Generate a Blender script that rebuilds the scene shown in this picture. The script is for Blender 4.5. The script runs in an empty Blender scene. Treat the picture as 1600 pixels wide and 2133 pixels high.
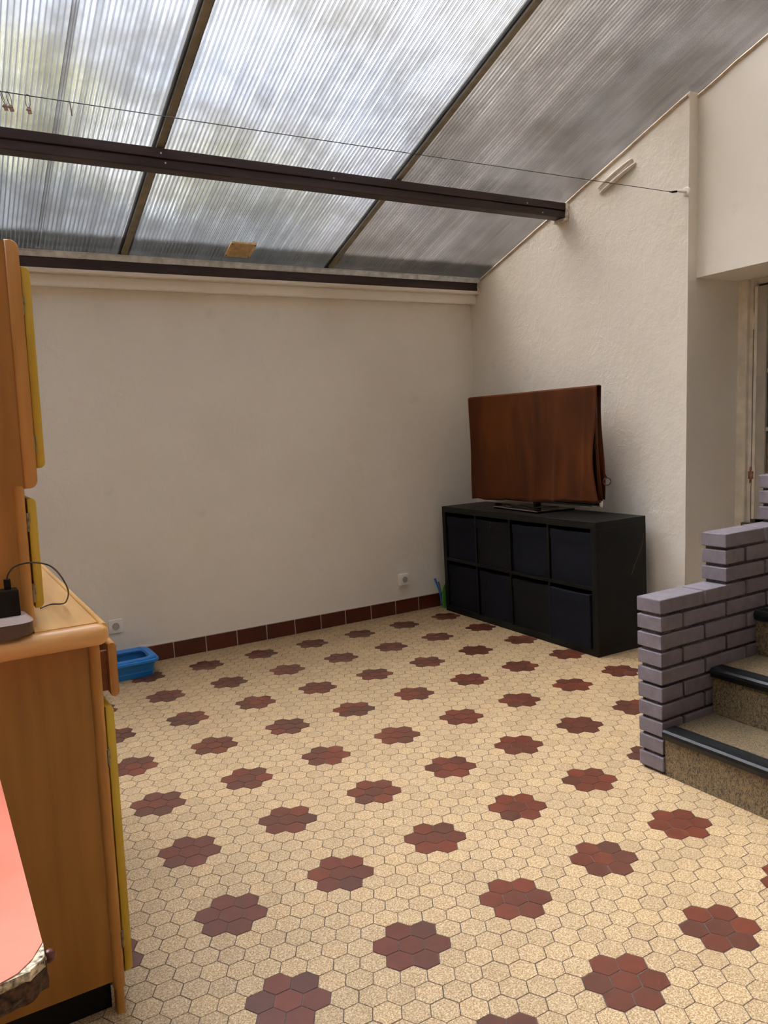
import bpy, bmesh, math, random
from mathutils import Vector, Matrix, noise
rnd = random.Random(7)
sc = bpy.context.scene
COL = sc.collection

# ------------------------------------------------------------------ camera
cam_d = bpy.data.cameras.new('camera')
cam = bpy.data.objects.new('camera', cam_d); COL.objects.link(cam)
FPX = 1609.4
cam_d.sensor_fit = 'HORIZONTAL'; cam_d.sensor_width = 36.0
cam_d.lens = 36.0 * FPX / 1600.0
cam_d.clip_start = 0.01; cam_d.clip_end = 200
RT = (0.8597, -0.5081, -0.0536); DN = (-0.0996, -0.0638, -0.993); FW = (0.5011, 0.8590, -0.1054)
cam.matrix_world = Matrix(((RT[0], -DN[0], -FW[0], -0.6001), (RT[1], -DN[1], -FW[1], -1.5941),
                           (RT[2], -DN[2], -FW[2], 1.3140), (0, 0, 0, 1)))
sc.camera = cam

# ------------------------------------------------------------------ view + world
sc.view_settings.view_transform = 'Standard'
sc.view_settings.look = 'None'
sc.view_settings.gamma = 1.0
sc.view_settings.use_curve_mapping = False
sc.view_settings.exposure = 0.40
SKY = 1.9
w = bpy.data.worlds.new('sky'); sc.world = w; w.use_nodes = True
wn = w.node_tree.nodes; wl = w.node_tree.links; wn.clear()
wo = wn.new('ShaderNodeOutputWorld'); bg = wn.new('ShaderNodeBackground')
tc = wn.new('ShaderNodeTexCoord')
mp = wn.new('ShaderNodeMapping'); mp.inputs['Scale'].default_value = (1.6, 1.6, 3.0)
nz = wn.new('ShaderNodeTexNoise'); nz.inputs['Scale'].default_value = 2.2; nz.inputs['Detail'].default_value = 5
cr = wn.new('ShaderNodeValToRGB')
cr.color_ramp.elements[0].position = 0.36; cr.color_ramp.elements[0].color = (0.62, 0.72, 0.93, 1)
cr.color_ramp.elements[1].position = 0.60; cr.color_ramp.elements[1].color = (1.0, 0.99, 0.97, 1)
# bright patch of cloud in front of the sun, high up to the left
dt = wn.new('ShaderNodeVectorMath'); dt.operation = 'DOT_PRODUCT'
dt.inputs[1].default_value = Vector((-0.25, 0.42, 0.87)).normalized()
mr = wn.new('ShaderNodeMapRange'); mr.inputs['From Min'].default_value = 0.84; mr.inputs['From Max'].default_value = 1.0
mr.inputs['To Min'].default_value = 1.0; mr.inputs['To Max'].default_value = 19.0
mr.interpolation_type = 'SMOOTHERSTEP'
ml = wn.new('ShaderNodeMath'); ml.operation = 'MULTIPLY'; ml.inputs[1].default_value = SKY
wl.new(tc.outputs['Generated'], mp.inputs['Vector']); wl.new(mp.outputs[0], nz.inputs['Vector'])
wl.new(nz.outputs['Fac'], cr.inputs[0]); wl.new(cr.outputs[0], bg.inputs['Color'])
wl.new(tc.outputs['Generated'], dt.inputs[0]); wl.new(dt.outputs['Value'], mr.inputs['Value'])
# overcast sky: the zenith is about three times as bright as the horizon
sx = wn.new('ShaderNodeSeparateXYZ'); wl.new(tc.outputs['Generated'], sx.inputs[0])
gz = wn.new('ShaderNodeMapRange'); gz.inputs['From Min'].default_value = 0.0; gz.inputs['From Max'].default_value = 1.0
gz.inputs['To Min'].default_value = 0.42; gz.inputs['To Max'].default_value = 1.0
wl.new(sx.outputs['Z'], gz.inputs['Value'])
gm = wn.new('ShaderNodeMath'); gm.operation = 'MULTIPLY'; wl.new(mr.outputs[0], gm.inputs[0]); wl.new(gz.outputs[0], gm.inputs[1])
wl.new(gm.outputs[0], ml.inputs[0]); wl.new(ml.outputs[0], bg.inputs['Strength'])
wl.new(bg.outputs[0], wo.inputs['Surface'])

# ------------------------------------------------------------------ materials
def s2l(c):
    return tuple(((v / 255 / 12.92) if v / 255 <= 0.04045 else ((v / 255 + 0.055) / 1.055) ** 2.4) for v in c) + (1,)

def nodes(name):
    m = bpy.data.materials.new(name); m.use_nodes = True
    t = m.node_tree; b = t.nodes['Principled BSDF']
    return m, t, b

def N(t, kind, **kw):
    n = t.nodes.new('ShaderNode' + kind)
    for k, v in kw.items():
        if k in n.inputs.keys(): n.inputs[k].default_value = v
        else: setattr(n, k, v)
    return n

def coords(t, scale=(1, 1, 1), kind='Object', rot=(0, 0, 0)):
    c = N(t, 'TexCoord'); m = N(t, 'Mapping'); m.inputs['Scale'].default_value = scale
    m.inputs['Rotation'].default_value = rot
    t.links.new(c.outputs[kind], m.inputs['Vector']); return m.outputs[0]

def ramp(t, fac, stops):
    r = N(t, 'ValToRGB'); e = r.color_ramp.elements
    e[0].position, e[0].color = stops[0]; e[1].position, e[1].color = stops[-1]
    for p, c in stops[1:-1]:
        x = e.new(p); x.color = c
    t.links.new(fac, r.inputs[0]); return r.outputs[0]

def mix(t, a, b, fac, mode='MIX'):
    m = N(t, 'MixRGB', blend_type=mode)
    for s, v in ((m.inputs[1], a), (m.inputs[2], b), (m.inputs[0], fac)):
        if hasattr(v, 'links') or hasattr(v, 'is_linked'): t.links.new(v, s)
        elif isinstance(v, (int, float)): s.default_value = v
        else: s.default_value = v
    return m.outputs[0]

def bump(t, b, height, strength=0.3, dist=0.01):
    n = N(t, 'Bump'); n.inputs['Strength'].default_value = strength; n.inputs['Distance'].default_value = dist
    t.links.new(height, n.inputs['Height']); t.links.new(n.outputs[0], b.inputs['Normal']); return n

def plain(name, rgb, rough=0.5, metal=0.0, var=0.06, nscale=30, bstr=0.0, sheen=0.0, spec=0.5):
    m, t, b = nodes(name)
    v = coords(t); n = N(t, 'TexNoise', Scale=nscale, Detail=4.0); t.links.new(v, n.inputs['Vector'])
    c = s2l(rgb)
    lo = tuple(x * (1 - var * 2) for x in c[:3]) + (1,); hi = tuple(min(1, x * (1 + var * 2)) for x in c[:3]) + (1,)
    t.links.new(ramp(t, n.outputs['Fac'], [(0.3, lo), (0.7, hi)]), b.inputs['Base Color'])
    b.inputs['Roughness'].default_value = rough; b.inputs['Metallic'].default_value = metal
    b.inputs['Specular IOR Level'].default_value = spec
    if bstr: bump(t, b, n.outputs['Fac'], bstr, 0.003)
    return m

def plaster(name, rgb, bs=0.5):
    m, t, b = nodes(name); c = s2l(rgb)
    v = coords(t)
    big = N(t, 'TexNoise', Scale=1.1, Detail=5.0, Roughness=0.6); t.links.new(v, big.inputs['Vector'])
    lo = tuple(x * q for x, q in zip(c[:3], (0.93, 0.92, 0.90))) + (1,)
    col = ramp(t, big.outputs['Fac'], [(0.35, lo), (0.6, c)])
    sm = N(t, 'TexNoise', Scale=5.5, Detail=6.0, Roughness=0.55); t.links.new(v, sm.inputs['Vector'])
    smk = ramp(t, sm.outputs['Fac'], [(0.66, (0, 0, 0, 1)), (0.78, (0.35, 0.35, 0.35, 1))])
    col = mix(t, col, tuple(x * 0.72 for x in c[:3]) + (1,), smk)
    # small chips and specks
    ck = N(t, 'TexNoise', Scale=60.0, Detail=2.0); t.links.new(v, ck.inputs['Vector'])
    ckm = ramp(t, ck.outputs['Fac'], [(0.76, (0, 0, 0, 1)), (0.79, (0.5, 0.5, 0.5, 1))])
    col = mix(t, col, tuple(x * 0.6 for x in c[:3]) + (1,), ckm)
    t.links.new(col, b.inputs['Base Color'])
    b.inputs['Roughness'].default_value = 0.62; b.inputs['Specular IOR Level'].default_value = 0.3
    a = N(t, 'TexNoise', Scale=14.0, Detail=8.0, Roughness=0.62); t.links.new(v, a.inputs['Vector'])
    v2 = coords(t, (1, 1, 0.6)); e = N(t, 'TexNoise', Scale=7.0, Detail=3.0, Distortion=1.5); t.links.new(v2, e.inputs['Vector'])
    rg = N(t, 'Math', operation='ABSOLUTE'); sb = N(t, 'Math', operation='SUBTRACT'); sb.inputs[1].default_value = 0.5
    t.links.new(e.outputs['Fac'], sb.inputs[0]); t.links.new(sb.outputs[0], rg.inputs[0])
    rr = ramp(t, rg.outputs[0], [(0.0, (1, 1, 1, 1)), (0.02, (0, 0, 0, 1))])
    mu = N(t, 'Math', operation='MULTIPLY'); t.links.new(rr, mu.inputs[0])
    gate = ramp(t, big.outputs['Fac'], [(0.5, (0, 0, 0, 1)), (0.60, (0.14, 0.14, 0.14, 1))]); t.links.new(gate, mu.inputs[1])
    ad = N(t, 'Math', operation='ADD'); t.links.new(a.outputs['Fac'], ad.inputs[0]); t.links.new(mu.outputs[0], ad.inputs[1])
    bump(t, b, ad.outputs[0], bs, 0.012)
    return m

def wood(name, dark, light, rough=0.45, axis='Z', scale=9.0, knots=True, bs=0.08, wear=None):
    m, t, b = nodes(name)
    sc3 = {'Z': (1, 1, 0.09), 'Y': (1, 0.09, 1), 'X': (0.09, 1, 1)}[axis]
    v = coords(t, sc3)
    n = N(t, 'TexNoise', Scale=scale * 3, Detail=6.0, Distortion=0.25); t.links.new(v, n.inputs['Vector'])
    col = ramp(t, n.outputs['Fac'], [(0.3, s2l(dark)), (0.7, s2l(light))])
    if knots:
        k = N(t, 'TexNoise', Scale=9.0, Detail=2.0); t.links.new(coords(t), k.inputs['Vector'])
        km = ramp(t, k.outputs['Fac'], [(0.74, (0, 0, 0, 1)), (0.78, (0.7, 0.7, 0.7, 1))])
        col = mix(t, col, tuple(x * 0.35 for x in s2l(dark)[:3]) + (1,), km)
    if wear:
        k2 = N(t, 'TexNoise', Scale=26.0, Detail=5.0, Roughness=0.7); t.links.new(coords(t, (1, 1, 0.35)), k2.inputs['Vector'])
        km2 = ramp(t, k2.outputs['Fac'], [(0.64, (0, 0, 0, 1)), (0.68, (0.9, 0.9, 0.9, 1))])
        col = mix(t, col, s2l(wear), km2)
    t.links.new(col, b.inputs['Base Color']); b.inputs['Roughness'].default_value = rough
    bump(t, b, n.outputs['Fac'], bs, 0.002)
    return m

M = {}
M['wall'] = plaster('cream painted plaster', (242, 236, 226))
M['wall_header'] = plaster('smooth cream painted plaster', (242, 237, 228), 0.12)
M['rear'] = plaster('old rendered plaster', (140, 128, 112), 0.3)
M['pine'] = wood('honey pine', (178, 120, 56), (202, 146, 76), 0.34, 'Z')
M['pine_top'] = wood('worn honey pine worktop', (214, 158, 88), (238, 190, 118), 0.30, 'Y', knots=False)
M['pine_side'] = wood('honey pine side board', (156, 102, 40), (176, 120, 52), 0.42, 'Z')
M['pine_rail'] = wood('honey pine rounded rail', (214, 156, 90), (232, 182, 118), 0.3, 'X')
M['yellow'] = wood('yellow painted pine', (196, 158, 44), (216, 182, 60), 0.42, 'Z', knots=False, wear=None)
M['drawer_wood'] = wood('reddish brown drawer wood', (120, 64, 30), (160, 92, 48), 0.5, 'Y')
M['beam'] = wood('dark brown stained beam', (40, 27, 26), (66, 46, 43), 0.55, 'X', scale=12, knots=False, bs=0.25)
M['metal'] = plain('weathered aluminium', (208, 214, 218), 0.4, 0.2, 0.12, 25, 0.05)
M['rafter'] = plain('dull grey metal glazing bar', (132, 124, 108), 0.55, 0.15, 0.1, 20)
M['hinge'] = plain('old steel hinge', (146, 134, 110), 0.5, 0.7, 0.25, 120)
M['black'] = plain('black brown melamine', (16, 15, 14), 0.45, 0, 0.12, 14, 0, spec=0.22)
M['scratch'] = plain('scratched melamine', (120, 96, 76), 0.6)
M['navy'] = plain('dark navy woven fabric', (20, 20, 28), 0.9, 0, 0.22, 260, 0.3, spec=0.15)
M['navy_dark'] = plain('near black woven fabric', (22, 20, 22), 0.9, 0, 0.22, 260, 0.3, spec=0.15)
M['screen'] = plain('glossy black plastic', (10, 10, 12), 0.12)
M['chrome'] = plain('polished chrome', (205, 200, 190), 0.16, 1.0, 0.02)
M['blackplastic'] = plain('matt black plastic', (9, 8, 8), 0.45, spec=0.25)
M['hub_top'] = plain('pale grey plastic', (196, 178, 174), 0.35)
M['hub_body'] = plain('brown grey plastic', (84, 62, 54), 0.3)
M['cable'] = plain('dark grey cable rubber', (58, 44, 44), 0.4)
M['white_plastic'] = plain('white socket plastic', (240, 236, 230), 0.3, 0, 0.02)
M['socket_grey'] = plain('shaded socket plastic', (176, 168, 158), 0.35, 0, 0.02)
M['pin'] = plain('dark socket hole', (30, 26, 24), 0.5)
M['blue'] = plain('blue plastic', (38, 124, 204), 0.33, 0, 0.03)
M['blue_brush'] = plain('bright blue plastic', (30, 110, 200), 0.35)
M['green'] = plain('green plastic', (92, 176, 56), 0.35)
M['litter'] = plain('grey clay litter', (170, 166, 156), 0.9, 0, 0.3, 200, 0.5)
M['litter_dark'] = plain('dry litter in shade', (120, 128, 130), 0.9, 0, 0.3, 200)
M['baseboard'] = plain('glazed oxblood tile', (82, 36, 22), 0.30, 0, 0.12, 6)
M['grout_light'] = plain('pale grout', (190, 172, 156), 0.8)
M['vent'] = plain('aged cream vent plastic', (206, 176, 128), 0.5, 0, 0.12, 40)
M['vent_dark'] = plain('dusty vent hole', (60, 46, 32), 0.9)
M['trimpaint'] = plain('beige painted bead', (206, 192, 168), 0.6, 0, 0.08, 30)
M['whitepaint'] = plain('ragged white paint', (214, 204, 190), 0.7, 0, 0.2, 60, 0.4)
M['doorpaint'] = plain('old off white gloss paint', (228, 219, 203), 0.42, 0, 0.08, 12, 0.06)
M['doorpaint2'] = plain('greyed off white gloss paint', (178, 170, 156), 0.45, 0, 0.06, 9, 0.06)
M['rust'] = plain('rusty painted hinge', (150, 112, 88), 0.6, 0.2, 0.4, 120)
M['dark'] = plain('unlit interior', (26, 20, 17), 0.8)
M['nosing'] = plain('black rubber nosing', (15, 16, 17), 0.42, 0, 0.1, spec=0.3)
M['plasterrib'] = plain('painted pipe', (222, 212, 197), 0.55, 0, 0.05, 30, 0.1)
M['wire'] = plain('plastic coated steel wire', (66, 56, 48), 0.5)
M['clip'] = plain('worn metal clip', (166, 138, 124), 0.4, 0.5, 0.2)
M['ring'] = plain('brown wooden curtain ring', (112, 78, 66), 0.4)
M['red'] = plain('red card', (214, 24, 20), 0.5)
M['tabledark'] = plain('chipped chipboard edge', (70, 48, 34), 0.9, 0, 0.6, 130, 0.8)
M['chip_pale'] = plain('pale splintered board', (190, 172, 146), 0.9, 0, 0.5, 140, 0.8)
M['pinkboard'] = plain('pale pink board', (200, 160, 140), 0.6)
M['bark'] = plain('tree bark', (84, 70, 56), 0.9, 0, 0.2, 12)
M['render'] = plain('beige house render', (98, 88, 80), 0.9, 0, 0.2, 1.6)
M['render_dark'] = plain('grey brown boundary render', (116, 102, 84), 0.9, 0, 0.2, 1.2)
M['roofdark'] = plain('brown clay roofing', (120, 84, 62), 0.9, 0, 0.2, 3)
M['earth'] = plain('garden soil and gravel', (120, 108, 84), 0.95, 0, 0.2, 1.5)

def leafmat(name, a, b_):
    m, t, b = nodes(name)
    oi = N(t, 'TexNoise', Scale=2.0, Detail=3.0); t.links.new(coords(t), oi.inputs['Vector'])
    t.links.new(ramp(t, oi.outputs['Fac'], [(0.35, s2l(a)), (0.65, s2l(b_))]), b.inputs['Base Color'])
    b.inputs['Roughness'].default_value = 0.6
    tr = N(t, 'BsdfTranslucent'); tr.inputs['Color'].default_value = s2l(b_)
    mx = N(t, 'MixShader'); mx.inputs[0].default_value = 0.45
    t.links.new(b.outputs[0], mx.inputs[1]); t.links.new(tr.outputs[0], mx.inputs[2])
    t.links.new(mx.outputs[0], t.nodes['Material Output'].inputs['Surface'])
    return m
M['leaf_y'] = leafmat('yellow green leaves', (96, 108, 48), (186, 176, 92))
M['leaf_g'] = leafmat('mid green leaves', (60, 84, 40), (120, 140, 66))
M['leaf_d'] = leafmat('dark evergreen leaves', (40, 52, 36), (78, 90, 54))

# floor tile materials: tone per face in attribute 'tone'
def tile_mat(name, beige):
    m, t, b = nodes(name)
    at = N(t, 'Attribute', attribute_name='tone')
    v = coords(t)
    if beige:
        n = N(t, 'TexNoise', Scale=260.0, Detail=2.0, Distortion=0.8); t.links.new(v, n.inputs['Vector'])
        col = ramp(t, n.outputs['Fac'], [(0.36, s2l((146, 115, 80))), (0.50, s2l((178, 149, 110))), (0.62, s2l((210, 187, 150)))])
        tone = ramp(t, at.outputs['Fac'], [(0.0, (0.86, 0.85, 0.83, 1)), (0.5, (0.95, 0.95, 0.94, 1)), (1.0, (1.0, 0.98, 0.93, 1))])
        col = mix(t, col, tone, 1.0, 'MULTIPLY')
        b.inputs['Roughness'].default_value = 0.48
        b.inputs['Specular IOR Level'].default_value = 0.35
    else:
        n = N(t, 'TexNoise', Scale=34.0, Detail=4.0); t.links.new(v, n.inputs['Vector'])
        base = ramp(t, at.outputs['Fac'], [(0.0, s2l((84, 50, 36))), (0.5, s2l((96, 50, 34))), (1.0, s2l((108, 53, 34)))])
        sh = ramp(t, n.outputs['Fac'], [(0.3, (0.86, 0.86, 0.88, 1)), (0.7, (1.06, 1.04, 1.02, 1))])
        col = mix(t, base, sh, 1.0, 'MULTIPLY')
        b.inputs['Roughness'].default_value = 0.36
        b.inputs['Specular IOR Level'].default_value = 0.5
    # worn dull patches from foot traffic
    d = N(t, 'TexNoise', Scale=1.3, Detail=5.0, Roughness=0.65); t.links.new(v, d.inputs['Vector'])
    dm = ramp(t, d.outputs['Fac'], [(0.52, (0, 0, 0, 1)), (0.72, (0.22, 0.22, 0.22, 1))])
    col = mix(t, col, s2l((150, 126, 92)) if beige else s2l((100, 62, 50)), dm)
    t.links.new(col, b.inputs['Base Color'])
    return m
M['tile_beige'] = tile_mat('speckled beige hexagon tile', True)
M['tile_red'] = tile_mat('oxide red hexagon tile', False)
M['grout'] = plain('grey brown grout', (84, 72, 64), 0.85, 0, 0.14, 90)

def stair_mat():
    m, t, b = nodes('speckled yellow grey stair tile')
    v = coords(t, (1, 1, 0.55))
    n = N(t, 'TexNoise', Scale=190.0, Detail=2.0, Distortion=1.6); t.links.new(v, n.inputs['Vector'])
    t.links.new(ramp(t, n.outputs['Fac'], [(0.42, s2l((60, 55, 49))), (0.55, s2l((132, 112, 80)))]), b.inputs['Base Color'])
    b.inputs['Roughness'].default_value = 0.5
    return m
M['stair'] = stair_mat()

def brick_mat():
    m, t, b = nodes('mauve grey painted brick')
    n = N(t, 'TexNoise', Scale=22.0, Detail=8.0, Roughness=0.7); t.links.new(coords(t), n.inputs['Vector'])
    col = ramp(t, n.outputs['Fac'], [(0.3, s2l((100, 92, 97))), (0.7, s2l((120, 111, 117)))])
    t.links.new(col, b.inputs['Base Color']); b.inputs['Roughness'].default_value = 0.6
    bump(t, b, n.outputs['Fac'], 0.3, 0.004)
    return m
M['brick'] = brick_mat()
M['mortar'] = plain('painted recessed mortar', (82, 72, 72), 0.9, 0, 0.3, 160, 0.9)

def velvet():
    m, t, b = nodes('rust orange velvet')
    n = N(t, 'TexNoise', Scale=4.0, Detail=5.0, Distortion=0.6); t.links.new(coords(t, (1, 1, 0.35)), n.inputs['Vector'])
    t.links.new(ramp(t, n.outputs['Fac'], [(0.35, s2l((66, 31, 10))), (0.70, s2l((104, 53, 18)))]), b.inputs['Base Color'])
    b.inputs['Roughness'].default_value = 0.8; b.inputs['Specular IOR Level'].default_value = 0.2
    b.inputs['Sheen Weight'].default_value = 0.35; b.inputs['Sheen Roughness'].default_value = 0.35
    b.inputs['Sheen Tint'].default_value = s2l((220, 120, 60))
    f = N(t, 'TexNoise', Scale=500.0); t.links.new(coords(t), f.inputs['Vector']); bump(t, b, f.outputs['Fac'], 0.2, 0.002)
    return m
M['velvet'] = velvet()
M['velvet_in'] = plain('dark lining', (24, 12, 8), 0.9, spec=0.1)

def coral():
    m, t, b = nodes('coral painted board')
    n = N(t, 'TexNoise', Scale=6.0, Detail=5.0); t.links.new(coords(t), n.inputs['Vector'])
    t.links.new(ramp(t, n.outputs['Fac'], [(0.35, s2l((214, 124, 102))), (0.7, s2l((228, 142, 120)))]), b.inputs['Base Color'])
    b.inputs['Roughness'].default_value = 0.3; return m
M['coral'] = coral()

def poly_mat():
    """twin wall polycarbonate: blurry clear sheet with upright webs every 20 mm and a darker band along the low edge"""
    m, t, b = nodes('twin wall polycarbonate'); t.nodes.remove(b)
    out = t.nodes['Material Output']
    c = N(t, 'TexCoord'); sp = N(t, 'SeparateXYZ'); t.links.new(c.outputs['Object'], sp.inputs[0])
    fr = N(t, 'Math', operation='MULTIPLY'); fr.inputs[1].default_value = 1 / 0.0205; t.links.new(sp.outputs['X'], fr.inputs[0])
    f2 = N(t, 'Math', operation='FRACT'); t.links.new(fr.outputs[0], f2.inputs[0])
    web = ramp(t, f2.outputs[0], [(0.0, (1, 1, 1, 1)), (0.12, (1, 1, 1, 1)), (0.22, (0.2, 0.2, 0.2, 1)), (0.55, (0, 0, 0, 1)), (0.95, (0.1, 0.1, 0.1, 1)), (1.0, (1, 1, 1, 1))])
    # per-flute random tone and height
    fl = N(t, 'Math', operation='FLOOR'); t.links.new(fr.outputs[0], fl.inputs[0])
    wn_ = N(t, 'TexWhiteNoise', noise_dimensions='1D'); t.links.new(fl.outputs[0], wn_.inputs['W'])
    v = coords(t, (1, 1, 1)); sm = N(t, 'TexNoise', Scale=3.0, Detail=7.0, Roughness=0.65); t.links.new(v, sm.inputs['Vector'])
    v3 = coords(t, (55, 2.5, 1)); st = N(t, 'TexNoise', Scale=1.0, Detail=4.0, Roughness=0.6); t.links.new(v3, st.inputs['Vector'])
    tone = ramp(t, wn_.outputs['Value'], [(0.0, (0.80, 0.80, 0.80, 1)), (1.0, (1, 1, 1, 1))])
    grime = ramp(t, sm.outputs['Fac'], [(0.36, (0.72, 0.70, 0.66, 1)), (0.62, (1, 1, 1, 1))])
    base = mix(t, tone, grime, 1.0, 'MULTIPLY')
    # darker ragged band within 12 cm of the low edge
    dy = N(t, 'Math', operation='ADD'); t.links.new(sp.outputs['Y'], dy.inputs[0])
    nj = N(t, 'Math', operation='MULTIPLY'); nj.inputs[1].default_value = 0.05; t.links.new(st.outputs['Fac'], nj.inputs[0]); t.links.new(nj.outputs[0], dy.inputs[1])
    db = ramp(t, dy.outputs[0], [(0.0, (1, 1, 1, 1)), (1.0, (0.4, 0.38, 0.34, 1))])
    rr = t.nodes[-1] if False else None
    mrn = N(t, 'MapRange'); mrn.inputs['From Min'].default_value = 2.80; mrn.inputs['From Max'].default_value = 2.84
    t.links.new(dy.outputs[0], mrn.inputs['Value']); t.links.new(mrn.outputs[0], db.node.inputs[0])
    base = mix(t, base, db, 1.0, 'MULTIPLY')
    # brown tint over the bay nearest the right wall
    bay = N(t, 'MapRange'); bay.inputs['From Min'].default_value = 1.735; bay.inputs['From Max'].default_value = 1.745
    t.links.new(sp.outputs['X'], bay.inputs['Value'])
    bay_tint = mix(t, (1, 1, 1, 1), (0.74, 0.69, 0.63, 1), bay.outputs[0])
    base = mix(t, base, bay_tint, 1.0, 'MULTIPLY')
    wcol = mix(t, base, (0.46, 0.46, 0.48, 1), web)
    hb = N(t, 'Math', operation='ADD'); t.links.new(web, hb.inputs[0]); 
    h2 = N(t, 'Math', operation='MULTIPLY'); h2.inputs[1].default_value = 1.4; t.links.new(st.outputs['Fac'], h2.inputs[0]); t.links.new(h2.outputs[0], hb.inputs[1])
    bp = N(t, 'Bump'); bp.inputs['Strength'].default_value = 0.5; bp.inputs['Distance'].default_value = 0.0025
    t.links.new(hb.outputs[0], bp.inputs['Height'])
    rf = N(t, 'BsdfRefraction', IOR=1.25, Roughness=0.13); t.links.new(wcol, rf.inputs['Color']); t.links.new(bp.outputs[0], rf.inputs['Normal'])
    tl = N(t, 'BsdfTranslucent'); t.links.new(wcol, tl.inputs['Color'])
    mx = N(t, 'MixShader'); mx.inputs[0].default_value = TRL
    t.links.new(rf.outputs[0], mx.inputs[1]); t.links.new(tl.outputs[0], mx.inputs[2])
    gl = N(t, 'BsdfGlossy', Roughness=0.25); m2 = N(t, 'MixShader'); m2.inputs[0].default_value = 0.05
    t.links.new(mx.outputs[0], m2.inputs[1]); t.links.new(gl.outputs[0], m2.inputs[2])
    t.links.new(m2.outputs[0], out.inputs['Surface'])
    return m
TRL = 0.05
M['poly'] = poly_mat()

def glass_mat():
    m, t, b = nodes('old window glass')
    b.inputs['Base Color'].default_value = (0.9, 0.95, 0.93, 1); b.inputs['Roughness'].default_value = 0.06
    b.inputs['Transmission Weight'].default_value = 1.0; b.inputs['IOR'].default_value = 1.45
    return m
M['glass'] = glass_mat()

# ------------------------------------------------------------------ builders
ORG = {}
def tagp(o, label=None, cat=None, group=None, kind=None):
    if label: o['label'] = label
    if cat: o['category'] = cat
    if group: o['group'] = group
    if kind: o['kind'] = kind
    return o

def thing(name, loc, label, cat, group=None):
    o = bpy.data.objects.new(name, None); COL.objects.link(o); o.location = loc
    o.empty_display_size = 0.05
    ORG[o.name] = Vector(loc); return tagp(o, label, cat, group)

def part(name, bm, mat, parent=None, smooth=None, label=None, origin=None):
    """link bm (built in world metres) as one mesh; parent keeps world placement"""
    me = bpy.data.meshes.new(name)
    if origin is None:
        if parent is not None: org = ORG[parent.name].copy()
        else: org = Vector((0, 0, 0))
    else: org = Vector(origin)
    bmesh.ops.recalc_face_normals(bm, faces=bm.faces[:])
    bmesh.ops.translate(bm, verts=bm.verts[:], vec=-org)
    bm.to_mesh(me); bm.free()
    for mm in (mat if isinstance(mat, (list, tuple)) else [mat]): me.materials.append(M[mm])
    if smooth is not None:
        me.polygons.foreach_set('use_smooth', [True] * len(me.polygons))
        try: me.set_sharp_from_angle(angle=math.radians(smooth))
        except Exception: pass
    o = bpy.data.objects.new(name, me); COL.objects.link(o)
    if parent is not None:
        o.parent = parent; o.location = org - ORG[parent.name]
    else: o.location = org
    ORG[o.name] = org
    if label: o['label'] = label
    return o

def struct(name, bm, mat, parent=None, smooth=None):
    o = part(name, bm, mat, parent, smooth)
    if parent is None: o['kind'] = 'structure'
    return o

def BM(): return bmesh.new()

def box(bm, x0, x1, y0, y1, z0, z1, bev=0.0, seg=2, mi=0, xf=None):
    vs = [bm.verts.new((x, y, z)) for x in (x0, x1) for y in (y0, y1) for z in (z0, z1)]
    idx = [(0, 1, 3, 2), (4, 6, 7, 5), (0, 4, 5, 1), (2, 3, 7, 6), (0, 2, 6, 4), (1, 5, 7, 3)]
    fs = [bm.faces.new([vs[i] for i in f]) for f in idx]
    for f in fs: f.material_index = mi
    if bev > 0:
        es = list({e for f in fs for e in f.edges})
        r = bmesh.ops.bevel(bm, geom=es, offset=bev, segments=seg, profile=0.5, affect='EDGES')
        for f in r['faces']: f.material_index = mi
        vs = list({v for f in r['faces'] for v in f.verts} | {v for v in vs if v.is_valid})
    if xf is not None:
        allv = {v for v in vs if v.is_valid}
        bmesh.ops.transform(bm, matrix=xf, verts=list(allv))
    return bm

def rounded_rect(w0, w1, h0, h1, r, seg=5, corners=(1, 1, 1, 1)):
    """outline counter clockwise; corners = bl, br, tr, tl rounded?"""
    pts = []
    cs = [((w0, h0), 180, 270), ((w1, h0), 270, 360), ((w1, h1), 0, 90), ((w0, h1), 90, 180)]
    for k, ((x, y), a0, a1) in enumerate(cs):
        if not corners[k] or r <= 0: pts.append((x, y)); continue
        cx = x + (r if k in (0, 3) else -r); cy = y + (r if k in (0, 1) else -r)
        for i in range(seg + 1):
            a = math.radians(a0 + (a1 - a0) * i / seg); pts.append((cx + r * math.cos(a), cy + r * math.sin(a)))
    return pts

def prism(bm, pts, axis, a, b, mi=0, bev=0.0):
    """extrude polygon pts along axis from a to b. axis 'x': pts=(y,z); 'y': pts=(x,z); 'z': pts=(x,y)"""
    def P(p, t):
        return {'x': (t, p[0], p[1]), 'y': (p[0], t, p[1]), 'z': (p[0], p[1], t)}[axis]
    A = [bm.verts.new(P(p, a)) for p in pts]; B_ = [bm.verts.new(P(p, b)) for p in pts]
    n = len(pts); fs = []
    ca = bm.faces.new(A); cb = bm.faces.new(B_[::-1]); fs += [ca, cb]
    for i in range(n): fs.append(bm.faces.new((A[i], B_[i], B_[(i + 1) % n], A[(i + 1) % n])))
    for f in fs: f.material_index = mi
    if bev:
        r = bmesh.ops.bevel(bm, geom=list(set(ca.edges) | set(cb.edges)), offset=bev, segments=2, profile=0.5, affect='EDGES')
        for f in r['faces']: f.material_index = mi
    return bm

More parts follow.
